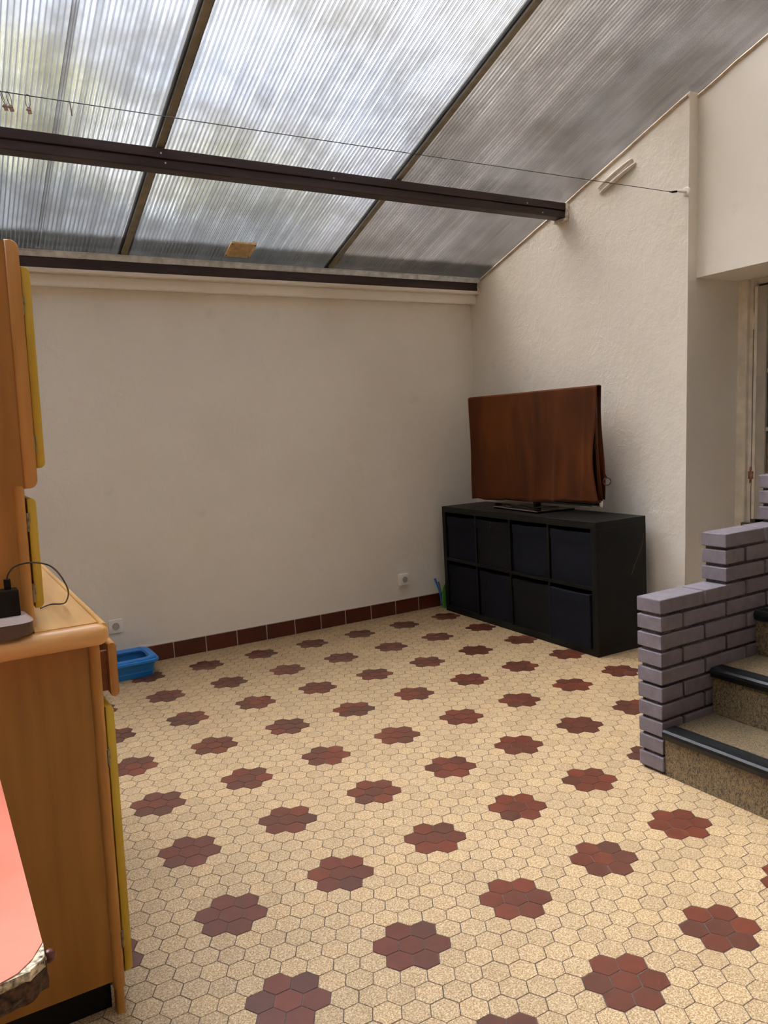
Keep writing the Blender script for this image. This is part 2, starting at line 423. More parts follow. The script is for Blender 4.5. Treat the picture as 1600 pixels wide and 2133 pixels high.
def tube(bm, pts, r, seg=8, mi=0, closed=False, radii=None):
    pts = [Vector(p) for p in pts]; n = len(pts); rings = []
    up = Vector((0, 0, 1))
    for i, p in enumerate(pts):
        if closed: d = (pts[(i + 1) % n] - pts[i - 1]).normalized()
        else: d = ((pts[min(i + 1, n - 1)]) - pts[max(i - 1, 0)]).normalized()
        u = d.cross(up)
        if u.length < 1e-3: u = d.cross(Vector((1, 0, 0)))
        u.normalize(); v = u.cross(d).normalized()
        rr = radii[i] if radii else r
        rings.append([bm.verts.new(p + (u * math.cos(2 * math.pi * k / seg) + v * math.sin(2 * math.pi * k / seg)) * rr) for k in range(seg)])
    for i in range(n if closed else n - 1):
        A, B_ = rings[i], rings[(i + 1) % n]
        for k in range(seg):
            f = bm.faces.new((A[k], A[(k + 1) % seg], B_[(k + 1) % seg], B_[k])); f.material_index = mi
    if not closed:
        f = bm.faces.new(rings[0][::-1]); f.material_index = mi
        f = bm.faces.new(rings[-1]); f.material_index = mi
    return bm

def smooth_path(pts, sub=6):
    pts = [Vector(p) for p in pts]; out = []
    for i in range(len(pts) - 1):
        p0 = pts[max(i - 1, 0)]; p1 = pts[i]; p2 = pts[i + 1]; p3 = pts[min(i + 2, len(pts) - 1)]
        for k in range(sub):
            t = k / sub
            out.append(0.5 * ((2 * p1) + (p2 - p0) * t + (2 * p0 - 5 * p1 + 4 * p2 - p3) * t * t + (3 * p1 - p0 - 3 * p2 + p3) * t ** 3))
    out.append(pts[-1]); return out

def lathe(bm, prof, center, axis='y', seg=24, mi=0):
    """prof: list of (radius, offset along axis)"""
    cx, cy, cz = center; rings = []
    for r, t in prof:
        ring = []
        for k in range(seg):
            a = 2 * math.pi * k / seg; c, s = r * math.cos(a), r * math.sin(a)
            ring.append(bm.verts.new({'y': (cx + c, cy + t, cz + s), 'x': (cx + t, cy + c, cz + s), 'z': (cx + c, cy + s, cz + t)}[axis]))
        rings.append(ring)
    for A, B_ in zip(rings, rings[1:]):
        for k in range(seg):
            f = bm.faces.new((A[k], A[(k + 1) % seg], B_[(k + 1) % seg], B_[k])); f.material_index = mi
    for ring in (rings[0], rings[-1]):
        try: f = bm.faces.new(ring); f.material_index = mi
        except ValueError: pass
    return bm

# ------------------------------------------------------------------ room measures (metres)
YB, XR = 3.07, 2.95          # back wall face, right wall face
XL, YF = -2.20, -2.35        # left wall face, rear wall face
SL = 0.333
def roofz(y): return 2.36 + SL * (2.93 - y)

# ------------------------------------------------------------------ floor: hexagon tiles on a grout bed
S = 0.066
def build_floor():
    bm = BM()
    tone = bm.faces.layers.float.new('tone')
    R = S / math.sqrt(3)
    inset = 0.0009
    reds = {}
    # hex lattice: u = (0,1)*S, e = (cos30,-sin30)*S ; a flower every 6e+3u and every 6u
    def is_red(i, j):
        # i steps of e, j steps of u -> centre (i*.866, j - i/2)
        for di, dj in ((0, 0), (1, 0), (-1, 0), (0, 1), (0, -1), (1, 1), (-1, -1)):
            a, b_ = i - di, j - dj
            if a % 6 == 0 and (b_ - (a // 6) * 3) % 6 == 0: return True
        return False
    i0, i1 = int(XL / (0.866 * S)) - 1, int((XR + 0.1) / (0.866 * S)) + 1
    for i in range(i0, i1 + 1):
        cx = i * math.cos(math.pi / 6) * S
        for j in range(-60, 90):
            cy = (j - i / 2) * S
            if not (XL - 0.04 < cx < XR + 0.10 and YF - 0.04 < cy < YB + 0.04): continue
            red = is_red(i, j)
            jx, jy = rnd.uniform(-.0004, .0004), rnd.uniform(-.0004, .0004)
            rr = R - inset - rnd.uniform(0, .0003) - (0.0003 if red else 0)
            th = rnd.uniform(-0.006, 0.006)
            zt = rnd.uniform(-0.0002, 0.0002)
            top = []; bot = []
            for k in range(6):
                a = math.radians(60 * k) + th
                top.append(bm.verts.new((cx + jx + (rr - .0007) * math.cos(a), cy + jy + (rr - .0007) * math.sin(a), zt)))
                bot.append(bm.verts.new((cx + jx + rr * math.cos(a), cy + jy + rr * math.sin(a), -0.0014)))
            v = rnd.random()
            f = bm.faces.new(top); f.material_index = 1 if red else 0; f[tone] = v
            for k in range(6):
                g = bm.faces.new((top[k], bot[k], bot[(k + 1) % 6], top[(k + 1) % 6])); g.material_index = 1 if red else 0; g[tone] = v
    box(bm, XL - 0.1, XR + 0.1, YF - 0.1, YB + 0.1, -0.12, -0.0012, mi=2)
    return struct('floor', bm, ['tile_beige', 'tile_red', 'grout'])
build_floor()

# ------------------------------------------------------------------ walls
bm = BM(); box(bm, XL - 0.15, XR + 0.45, YB, YB + 0.16, -0.1, 2.255)
struct('wall_back', bm, 'wall')
# plaster ledge below the eaves beam and the thin bead above it
bm = BM()
prism(bm, [(YB + 0.02, 2.196), (3.006, 2.188), (3.002, 2.196), (3.0, 2.25), (YB + 0.02, 2.25)], 'x', XL, XR + 0.001)
prism(bm, [(YB + 0.02, 2.25), (2.957, 2.252), (2.953, 2.258), (2.95, 2.272), (YB + 0.02, 2.272)], 'x', XL, XR + 0.001)
struct('trim_1', bm, 'wall')

# right wall: plastered face, its free end leaning a little, and the deep reveal beside the door
bm = BM()
ye = lambda z: 1.230 - 0.0265 * z
zz = [-0.1 + i * 0.05 for i in range(0, 61)]
edge = [(ye(z) + 0.0022 * noise.noise(Vector((z * 9, 3.1, 0))) , z) for z in zz if z < roofz(1.15) - 0.02]
top = roofz(1.15) + 0.004
poly = edge + [(ye(top), top), (YB + 0.02, roofz(YB + 0.02) + 0.004), (YB + 0.02, -0.1)]
prism(bm, poly, 'x', XR, 3.46)
struct('wall_right', bm, 'wall')
bm = BM()
prism(bm, [(YF, 2.03), (1.22, 2.03), (1.22, roofz(1.22)), (YF, roofz(YF))], 'x', 3.02, 3.46)
box(bm, 3.02, 3.46, YF, -0.70, -0.1, 2.03)
box(bm, 3.36, 3.46, -0.70, 1.20, -0.1, 0.60)
struct('wall_right_header', bm, 'wall_header')
# left and rear walls (out of the picture, they close the room)
bm = BM(); prism(bm, [(YF - 0.15, -0.1), (YB + 0.02, -0.1), (YB + 0.02, roofz(YB)), (YF - 0.15, roofz(YF - 0.15))], 'x', XL - 0.15, XL)
struct('wall_left', bm, 'rear')
bm = BM(); box(bm, XL - 0.15, 3.46, YF - 0.15, YF, -0.1, roofz(YF) - 0.01)
struct('wall_rear', bm, 'rear')

# baseboard of oxblood tiles
bm = BM()
xs = [0.182, 0.379, 0.579, 0.781, 0.984, 1.186, 1.386, 1.577, 1.765, 1.967, 2.169, 2.365, 2.560, 2.755, 2.95]
xs = [0.182 - 0.2 * k for k in range(11, 0, -1)] + xs
for a, b_ in zip(xs, xs[1:]): box(bm, a + 0.003, b_ - 0.003, YB - 0.012, YB, 0.0, 0.097, 0.002, 1)
box(bm, XL, XR, YB - 0.009, YB + 0.002, 0.0, 0.099, mi=1)
struct('baseboard_back', bm, ['baseboard', 'grout_light'])

# painted bead where the roof meets the right wall
bm = BM()
n = 40; ptsA = []
for i in range(n + 1):
    y = 1.16 + (2.93 - 1.16) * i / n; zz_ = roofz(y) - 0.010 + 0.006 * noise.noise(Vector((y * 6, 0, 1)))
    ptsA.append((XR - 0.002, y, zz_))
tube(bm, ptsA, 0.009, 6)
ptsA = []
for i in range(n + 1):
    y = YF + (1.2 - YF) * i / n; ptsA.append((3.018, y, roofz(y) - 0.008 + 0.007 * noise.noise(Vector((y * 7, 4, 1)))))
tube(bm, ptsA, 0.009, 6)
struct('trim_2', bm, 'trimpaint', smooth=60)

# ------------------------------------------------------------------ polycarbonate roof
def roof_slab(bm, x0, x1, y0, y1, th=0.016, off=0.012):
    A = []
    for x in (x0, x1):
        for y in (y0, y1):
            for t in (off, off + th): A.append(bm.verts.new((x, y, roofz(y) + t)))
    idx = [(0, 1, 3, 2), (4, 6, 7, 5), (0, 4, 5, 1), (2, 3, 7, 6), (0, 2, 6, 4), (1, 5, 7, 3)]
    for f in idx: bm.faces.new([A[i] for i in f])
bm = BM()
bars = [-0.86, 0.4545, 1.738]
bays = [(XL - 0.1, -0.862), (-0.858, 0.452), (0.457, 1.736), (1.740, 3.45)]
for a, b_ in bays: roof_slab(bm, a, b_, YF - 0.15, 3.2)
struct('ceiling', bm, 'poly')
for k, x in enumerate(bars):
    lab = ['dark metal glazing bar above the left end of the room, out past the wire clips',
           'dark metal glazing bar crossing the roof at the left, above the clothes line clips',
           'grey brown glazing bar crossing the roof at the right, nearest the cream right wall'][k]
    r = thing('glazing_bar', (x, 2.93, roofz(2.93)), lab, 'roof bar', None)
    bm = BM()
    A = []
    hw = 0.0165
    for sx in (-hw, hw):
        for y in (YF, 2.925):
            for t in (0.0, 0.011): A.append(bm.verts.new((x + sx, y, roofz(y) + t)))
    for f in [(0, 1, 3, 2), (4, 6, 7, 5), (0, 4, 5, 1), (2, 3, 7, 6), (0, 2, 6, 4), (1, 5, 7, 3)]: bm.faces.new([A[i] for i in f])
    part('flange', bm, 'beam' if k == -1 else 'rafter', r)
    bm = BM(); A = []
    for sx in (-0.030, 0.030):
        for y in (YF, 3.19):
            for t in (0.0295, 0.041): A.append(bm.verts.new((x + sx, y, roofz(y) + t)))
    for f in [(0, 1, 3, 2), (4, 6, 7, 5), (0, 4, 5, 1), (2, 3, 7, 6), (0, 2, 6, 4), (1, 5, 7, 3)]: bm.faces.new([A[i] for i in f])
    part('cap_strip', bm, 'rafter', r)
# clear joint strip between two sheets
r = thing('joint_strip', (0.01, 2.93, roofz(2.93)), 'pale clear strip joining two roof sheets left of the dark glazing bar', 'roof strip')
bm = BM(); A = []
for sx in (-0.011, 0.011):
    for y in (YF, 2.925):
        for t in (0.006, 0.0115): A.append(bm.verts.new((0.01 + sx + (0.0), y, roofz(y) + t)))
for f in [(0, 1, 3, 2), (4, 6, 7, 5), (0, 4, 5, 1), (2, 3, 7, 6), (0, 2, 6, 4), (1, 5, 7, 3)]: bm.faces.new([A[i] for i in f])
part('strip', bm, 'poly', r)

# purlin beam
r = thing('roof_beam', (0.8, 2.07, 2.55), 'long dark brown stained timber beam running across under the roof', 'beam')
bm = BM(); box(bm, XL, XR - 0.012, 2.050, 2.128, 2.553, 2.598, 0.005, 2); part('lower_beam', bm, 'beam', r)
bm = BM(); box(bm, XL, XR - 0.012, 2.040, 2.085, 2.598, roofz(2.085) - 0.001, 0.003, 2); part('upper_board', bm, 'beam', r)
for x, z in ((0.45, 2.618), (0.47, 2.58), (1.33, 2.607), (2.62, 2.61), (2.75, 2.57)):
    bm = BM(); lathe(bm, [(0.0, -0.0015), (0.004, -0.001), (0.0045, 0.001), (0, 0.001)], (x, 2.0395 if z > 2.6 else 2.0495, z), 'y', 10)
    part('screw_head', bm, 'metal', r)
# ragged plaster where the beam enters the wall
bm = BM()
box(bm, XR - 0.040, XR + 0.01, 2.035, 2.140, 2.534, 2.552, 0.004, 2)
box(bm, XR - 0.022, XR + 0.01, 2.030, 2.050, 2.55, 2.64, 0.006, 2)
box(bm, XR - 0.012, XR + 0.01, 2.030, 2.14, 2.55, 2.63, 0.004, 2)
bmesh.ops.subdivide_edges(bm, edges=bm.edges[:], cuts=3, use_grid_fill=True)
for v in bm.verts: v.co += Vector((0, 1, 1)) * 0.006 * noise.noise(v.co * 60)
struct('trim_3', bm, 'whitepaint')

# eaves beam with aluminium flashing
r = thing('eaves_beam', (0.8, 2.96, 2.30), 'dark brown eaves board with a grey metal strip on top of the back wall', 'beam')
bm = BM(); box(bm, XL, XR - 0.02, 2.952, 3.05, 2.273, 2.330, 0.003, 2); part('board', bm, 'beam', r)
bm = BM(); prism(bm, [(2.948, 2.328), (2.944, 2.334), (2.938, 2.352), (2.930, 2.3605), (3.02, roofz(3.02) + 0.0), (3.02, 2.328)], 'x', XL, XR - 0.004)
part('flashing', bm, 'metal', r)
bm = BM(); box(bm, XR - 0.022, XR + 0.01, 2.95, 3.05, 2.262, 2.335, 0.004, 2); part('plaster_end', bm, 'whitepaint', r)

# vent grille set in the roof sheet
r = thing('vent_grille', (1.095, 2.81, roofz(2.81)), 'small square cream plastic vent grille on the roof sheet near the back wall', 'vent')
x0, x1, y0, y1 = 1.018, 1.172, 2.742, 2.876
def rp(x, y, d): return Vector((x, y, roofz(y) + 0.011 - d))
def rbox(bm, xa, xb, ya, yb, d0, d1, mi=0):
    A = [bm.verts.new(rp(x, y, d)) for x in (xa, xb) for y in (ya, yb) for d in (d0, d1)]
    for f in [(0, 1, 3, 2), (4, 6, 7, 5), (0, 4, 5, 1), (2, 3, 7, 6), (0, 2, 6, 4), (1, 5, 7, 3)]:
        q = bm.faces.new([A[i] for i in f]); q.material_index = mi
bm = BM(); fw = 0.016
rbox(bm, x0, x1, y0, y0 + fw, 0, 0.011); rbox(bm, x0, x1, y1 - fw, y1, 0, 0.011)
rbox(bm, x0, x0 + fw, y0 + fw, y1 - fw, 0, 0.011); rbox(bm, x1 - fw, x1, y0 + fw, y1 - fw, 0, 0.011)
part('frame', bm, 'vent', r)
bm = BM(); rbox(bm, x0 + fw, x1 - fw, y0 + fw, y1 - fw, 0.0005, 0.002); part('backing', bm, 'vent_dark', r)
bm = BM()
k = 11
for i in range(k):
    ya = y0 + fw + (y1 - y0 - 2 * fw) * (i + 0.12) / k
    rbox(bm, x0 + fw, x1 - fw, ya, ya + 0.0055, 0.004, 0.009)
part('slats', bm, 'vent', r)
bm = BM()
bm.free()
for x in (x0 + 0.008, x1 - 0.008):
    for y in (y0 + 0.008, y1 - 0.008):
        bm = BM(); rbox(bm, x - 0.0035, x + 0.0035, y - 0.0035, y + 0.0035, 0.009, 0.0125)
        part('screw', bm, 'vent_dark', r)

# ------------------------------------------------------------------ socket outlets
def outlet(xc, zc, dep, label):
    r = thing('wall_socket', (xc, YB, zc), label, 'socket', None)
    bm = BM(); box(bm, xc - 0.0405, xc + 0.0405, YB - dep, YB + 0.001, zc - 0.0405, zc + 0.0405, 0.0035, 3); part('plate', bm, 'white_plastic', r, 40)
    bm = BM()
    lathe(bm, [(0.0215, -0.0022), (0.0205, -0.0026), (0.0195, -0.0005), (0.0175, 0.0), (0.0, 0.0)], (xc, YB - dep, zc), 'y', 28)
    part('socket_well', bm, 'socket_grey', r, 40)
    bm = BM()
    for dx, dz, rr in ((-0.0095, 0.004, 0.0028), (0.0095, 0.004, 0.0028), (0.0, 0.009, 0.0024)):
        lathe(bm, [(0.0, -0.0012), (rr, -0.0012), (rr, 0.0008), (0.0, 0.0008)], (xc + dx, YB - dep, zc + dz), 'y', 12)
    part('contact', bm, 'pin', r)
outlet(0.252, 0.2535, 0.012, 'white square wall socket low on the back wall, half behind the pine dresser')
outlet(2.2465, 0.245, 0.03, 'white square wall socket low on the back wall, left of the black cube shelf')

# ------------------------------------------------------------------ painted pipes and line anchor on the right wall
bm = BM()
for (ya, za, yb, zb) in ((1.785, 2.655, 1.528, 2.742), (1.772, 2.622, 1.505, 2.712)):
    n = 14; pts = []; rad = []
    for i in range(n + 1):
        t = i / n; pts.append((XR - 0.004 - 0.012 * math.sin(math.pi * t) ** 0.5, ya + (yb - ya) * t, za + (zb - za) * t - 0.003 * math.sin(math.pi * t)))
        rad.append(0.0035 + 0.0085 * math.sin(math.pi * min(max(t, 0.02), 0.98)) ** 0.6)
    tube(bm, pts, 0.01, 10, radii=rad)
o = part('pipe_pair', bm, 'plasterrib', None, 60, origin=(XR, 1.65, 2.68))
tagp(o, 'pair of short slanting painted pipes on the cream right wall below the roof', 'pipe')

LY, LZ = 1.205, 2.468
r = thing('line_anchor', (XR, 1.178, 2.466), 'round white plastic wall anchor holding the end of the clothes line', 'wall hook')
bm = BM(); lathe(bm, [(0.0, -0.006), (0.020, -0.006), (0.0235, -0.003), (0.024, 0.002), (0.0, 0.002)], (XR, 1.178, 2.466), 'x', 28); part('rose', bm, 'white_plastic', r, 40)
bm = BM(); tube(bm, [(XR - 0.004, 1.180, 2.464), (XR - 0.03, 1.19, 2.468), (XR - 0.05, 1.197, 2.469)], 0.006, 10, radii=[0.010, 0.0075, 0.0055]); part('peg', bm, 'white_plastic', r, 60)

r = thing('clothes_line', (1.2, LY, LZ), 'thin dark wire clothes line stretched under the roof to the right wall', 'clothes line')
bm = BM(); line = []
for i in range(41):
    t = i / 40; x = XL + (2.895 - XL) * t
    line.append((x, 1.246 - 0.040 * max(0, (x + 0.3) / 3.2), LZ - 0.004 - 0.006 * math.sin(math.pi * t)))
tube(bm, line, 0.0016, 6); part('wire', bm, 'wire', r, 60)
bm = BM(); tube(bm, [(2.872, 1.207, 2.464), (2.90, 1.199, 2.468)], 0.0055, 8); tube(bm, [(2.855, 1.208, 2.464), (2.875, 1.206, 2.464)], 0.003, 8); part('crimp_sleeve', bm, 'blackplastic', r, 60)
def line_at(x):
    t = (x - XL) / (2.895 - XL); return 1.246 - 0.040 * max(0, (x + 0.3) / 3.2), LZ - 0.004 - 0.006 * math.sin(math.pi * t)

def clip(x, kind, tilt, label):
    y, z = line_at(x)
    r = thing('hanging_clip', (x, y, z), label, 'clip', None)
    if kind == 'pin':
        bm = BM(); tube(bm, [(x, y, z + 0.003), (x + 0.002, y, z - 0.012), (x + 0.004, y, z - 0.044)], 0.0022, 8); part('pin', bm, 'clip', r, 60); return
    bm = BM(); c, s = math.cos(tilt), math.sin(tilt); pts = []
    for k in range(16):
        a = 2 * math.pi * k / 16; dx = 0.0075 * math.sin(a) * 1.0; dz = 0.021 * math.cos(a) - 0.017
        pts.append((x + dx * c - dz * s * 0.35, y + dx * s, z + dz))
    tube(bm, pts, 0.0011, 6, closed=True); part('ring', bm, 'wire', r, 60)
    bm = BM(); zb = z - 0.038; xb = x + 0.013 * s * 0.9
    box(bm, xb - 0.006, xb + 0.006, y - 0.003, y + 0.003, zb - 0.020, zb, 0.0012, 2, xf=Matrix.Translation((xb, y, zb)) @ Matrix.Rotation(-0.22, 4, 'Y') @ Matrix.Translation((-xb, -y, -zb)))
    box(bm, xb - 0.008, xb + 0.008, y - 0.0045, y + 0.0045, zb - 0.009, zb - 0.004, 0.001, 1)
    part('jaw', bm, 'clip', r)
clip(-0.283, 'ring', 1.0, 'metal curtain clip at the far left of the clothes line, in front of its twin')
clip(-0.262, 'ring', 0.5, 'metal curtain clip hanging just right of the leftmost one on the clothes line')
clip(-0.203, 'ring', 0.0, 'metal curtain clip hanging alone on the clothes line, with an open oval ring')
clip(-0.074, 'pin', 0.0, 'plain straight pin hanging from the clothes line, right of the curtain clips')

# ------------------------------------------------------------------ door in the recess
XD = 3.40
def dlean(bm):
    for v in bm.verts: v.co.y -= 0.0225 * (v.co.z - 1.25)
    return bm
bm = BM()
box(bm, XD - 0.022, XD + 0.05, 1.140, 1.235, 0.60, 2.03, 0.004, 2)
box(bm, XD + 0.002, XD + 0.05, 1.118, 1.142, 0.60, 2.03)
box(bm, XD + 0.03, XD + 0.058, -0.69, 1.12, 2.0, 2.03)
d = struct('door_1', dlean(bm), 'doorpaint')
ys0, ys1 = 0.205, 1.104           # leaf from y ys0..ys1
st = 0.070
bm = BM()
def leafbox(y0_, y1_, z0_, z1_, mi=0, x0=XD - 0.004, x1=XD + 0.036): box(bm, x0, x1, y0_, y1_, z0_, z1_, 0.003, 2, mi)
leafbox(ys1 - st, ys1, 0.70, 1.985); leafbox(ys0, ys0 + st, 0.70, 1.985)
leafbox(ys0 + st, ys1 - st, 1.905, 1.985); leafbox(ys0 + st, ys1 - st, 0.70, 0.95)
leaf = part('door_leaf', dlean(bm), 'doorpaint2', d)
bm = BM()
for z in (1.525, 1.205): box(bm, XD + 0.0, XD + 0.03, ys0 + st, ys1 - st, z - 0.011, z + 0.011, 0.003, 2)
box(bm, XD, XD + 0.03, 0.65, 0.67, 0.95, 1.905, 0.003, 2)
part('glazing_bars', dlean(bm), 'doorpaint2', leaf)
bm = BM(); box(bm, XD + 0.012, XD + 0.016, ys0 + st, ys1 - st, 0.95, 1.905); part('glass_pane', dlean(bm), 'glass', leaf)
bm = BM(); box(bm, XD + 0.020, XD + 0.026, ys0 + st, ys1 - st, 0.95, 1.125); part('lower_panel', dlean(bm), 'pinkboard', leaf)
bm = BM(); box(bm, XD - 0.009, XD - 0.0035, ys1 - 0.016, ys1 + 0.001, 0.70, 1.985, 0.001, 1); part('door_edge', dlean(bm), 'doorpaint', leaf)
for z in (1.80, 0.95):
    bm = BM(); tube(bm, [(XD - 0.008, ys1 + 0.007, z - 0.045), (XD - 0.008, ys1 + 0.007, z + 0.045)], 0.007, 10)
    box(bm, XD - 0.010, XD - 0.004, ys1 - 0.010, ys1 + 0.024, z - 0.022, z + 0.022, 0.001, 1)
    part('hinge', dlean(bm), 'doorpaint' if z > 1.5 else 'rust', d, 50)
for src in list(d.children):
    if src.name.startswith('door_leaf'):
        q = src.copy(); q.data = src.data; COL.objects.link(q); q.parent = d; q.location = src.location + Vector((0, -0.905, 0))
        for g_ in src.children:
            h_ = g_.copy(); COL.objects.link(h_); h_.parent = q
bm = BM()
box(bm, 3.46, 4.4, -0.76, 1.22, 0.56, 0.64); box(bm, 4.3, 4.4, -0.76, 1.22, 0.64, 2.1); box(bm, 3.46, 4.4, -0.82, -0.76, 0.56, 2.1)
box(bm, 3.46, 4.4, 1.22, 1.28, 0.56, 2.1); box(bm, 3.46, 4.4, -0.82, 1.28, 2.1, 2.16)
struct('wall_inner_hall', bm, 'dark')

# ------------------------------------------------------------------ stairs up to the door
st_ = thing('staircase', (1.61, -0.3, 0.0), 'speckled tile steps with black nosings climbing to the glazed door', 'stairs')
YS0, YS1 = -0.70, 0.254
risers = [(1.612, 0.0, 0.178), (1.882, 0.178, 0.355), (2.150, 0.355, 0.530), (2.42, 0.530, 0.68)]
for k, (x, z0, z1) in enumerate(risers):
    xe = XD - 0.04 if k == 3 else risers[k + 1][0] + 0.02
    yt = YS1 if xe < 3.0 else YS1
    bm = BM(); box(bm, x, xe if xe < 2.94 else 3.0, YS0, YS1, z0 - (0.004 if k else 0), z1 - 0.006, 0.0)
    stp = part('step', bm, 'stair', st_)
    bm = BM()
    prism(bm, [(x - 0.016, z1 - 0.034), (x - 0.003, z1 - 0.040), (x + 0.001, z1 - 0.040), (x + 0.001, z1 - 0.006), (x + 0.052, z1 - 0.006), (x + 0.052, z1 + 0.0005),
               (x - 0.012, z1 + 0.001), (x - 0.019, z1 - 0.006), (x - 0.021, z1 - 0.016)], 'y', YS0, YS1 - 0.004)
    for i in range(5): prism(bm, [(x + 0.004 + i * 0.009, z1), (x + 0.009 + i * 0.009, z1), (x + 0.008 + i * 0.009, z1 + 0.002), (x + 0.005 + i * 0.009, z1 + 0.002)], 'y', YS0, YS1 - 0.006)
    part('nosing', bm, 'nosing', stp)
bm = BM(); box(bm, 3.36, XD - 0.02, -0.69, 1.16, 0.60, 0.68); box(bm, 3.001, 3.36, -0.69, 0.254, -0.12, 0.674); struct('floor_threshold', bm, 'stair')

# ------------------------------------------------------------------ stepped brick parapet
def brick_wall():
    bm = BM()
    x0, y0, y1 = 1.603, 0.257, 0.366
    P, bh, j = 0.0655, 0.053, 0.0125
    L = 0.25
    mort = 0.012
    secs = [(0, 10, x0), (10, 13, 1.972), (13, 16, 2.338)]
    for (c0, c1, xs) in secs:
        box(bm, xs + mort, 3.0, y0 + mort, y1 - mort, c0 * P if c0 else 0.0, c1 * P - 0.006, mi=1)
        for c in range(c0, c1):
            zt = (c + 1) * P; zb = zt - bh
            top_c = (c == c1 - 1)
            off = 0.0 if ((c1 - 1 - c) % 2 == 0) else 0.1275
            x = xs; first = True
            while x < 2.99:
                ln = L - j if not (first and off) else off - j
                xe = min(x + ln, 3.0)
                jit = lambda a: rnd.uniform(-a, a)
                bb = bmesh.new()
                box(bb, x + jit(.0012), xe + jit(.0012), y0 + jit(.001), y1 + jit(.001), zb + jit(.0008), zt + jit(.0008), 0.0035, 2)
                me = bpy.data.meshes.new('tmp'); bb.to_mesh(me); bb.free(); bm.from_mesh(me); bpy.data.meshes.remove(me)
                x = xe + j; first = False
    o = part('brick_parapet', bm, ['brick', 'mortar'], None, origin=(1.603, 0.31, 0))
    # loose bm.from_mesh keeps material 0 = brick
    tagp(o, 'stepped low wall of mauve grey painted bricks beside the stairs', 'brick wall')
    return o
brick_wall()

# ------------------------------------------------------------------ black cube shelf and its fabric boxes
KX0, KX1, KY0, KY1, KZ = 2.478, 2.862, 1.418, 2.920, 0.753
KROT = Matrix.Translation((2.47, 1.41, 0)) @ Matrix.Rotation(math.radians(-1.2), 4, 'Z') @ Matrix.Translation((-2.47, -1.41, 0))
def kpart(name, bm, mat, parent, **k):
    bmesh.ops.transform(bm, matrix=KROT, verts=bm.verts[:]); return part(name, bm, mat, parent, **k)
r = thing('cube_shelf', (2.67, 2.17, 0.0), 'black eight compartment cube shelf standing against the right wall', 'shelf')
T, t_ = 0.040, 0.017
bm = BM(); box(bm, KX0, KX1, KY0, KY1, KZ - T, KZ, 0.0012, 1); kpart('top_board', bm, 'black', r)
bm = BM(); box(bm, KX0, KX1, KY0, KY1, 0.0, T, 0.0012, 1); kpart('bottom_board', bm, 'black', r)
for k in range(2):
    ya = KY0 if k == 0 else KY1 - T
    bm = BM(); box(bm, KX0 + 0.0002, KX1 - 0.0002, ya, ya + T, T, KZ - T, 0.0)
    if k == 0:
        pts = smooth_path([(2.846, KY0, 0.655), (2.835, KY0, 0.60), (2.80, KY0, 0.53), (2.765, KY0, 0.475), (2.745, KY0, 0.43)], 4)
        for a, b_ in zip(pts, pts[1:]):
            q = [bm.verts.new((a.x - .0012, KY0 - .0003, a.z)), bm.verts.new((a.x + .0012, KY0 - .0003, a.z)), bm.verts.new((b_.x + .0012, KY0 - .0003, b_.z)), bm.verts.new((b_.x - .0012, KY0 - .0003, b_.z))]
            f = bm.faces.new(q); f.material_index = 1
    kpart('side_board', bm, ['black', 'scratch'], r)
W = (KY1 - KY0 - 2 * T - 3 * t_) / 4
for k in range(3):
    ya = KY0 + T + (k + 1) * W + k * t_
    bm = BM(); box(bm, KX0 + 0.002, KX1 - 0.002, ya, ya + t_, T, KZ - T); kpart('upright_divider', bm, 'black', r)
zm = 0.3785
bm = BM(); box(bm, KX0 + 0.001, KX1 - 0.002, KY0 + T, KY1 - T, zm - 0.009, zm + 0.009); kpart('middle_shelf', bm, 'black', r)
pos_n = ['nearest the stairs', 'second from the stairs', 'second from the back wall', 'nearest the back wall']
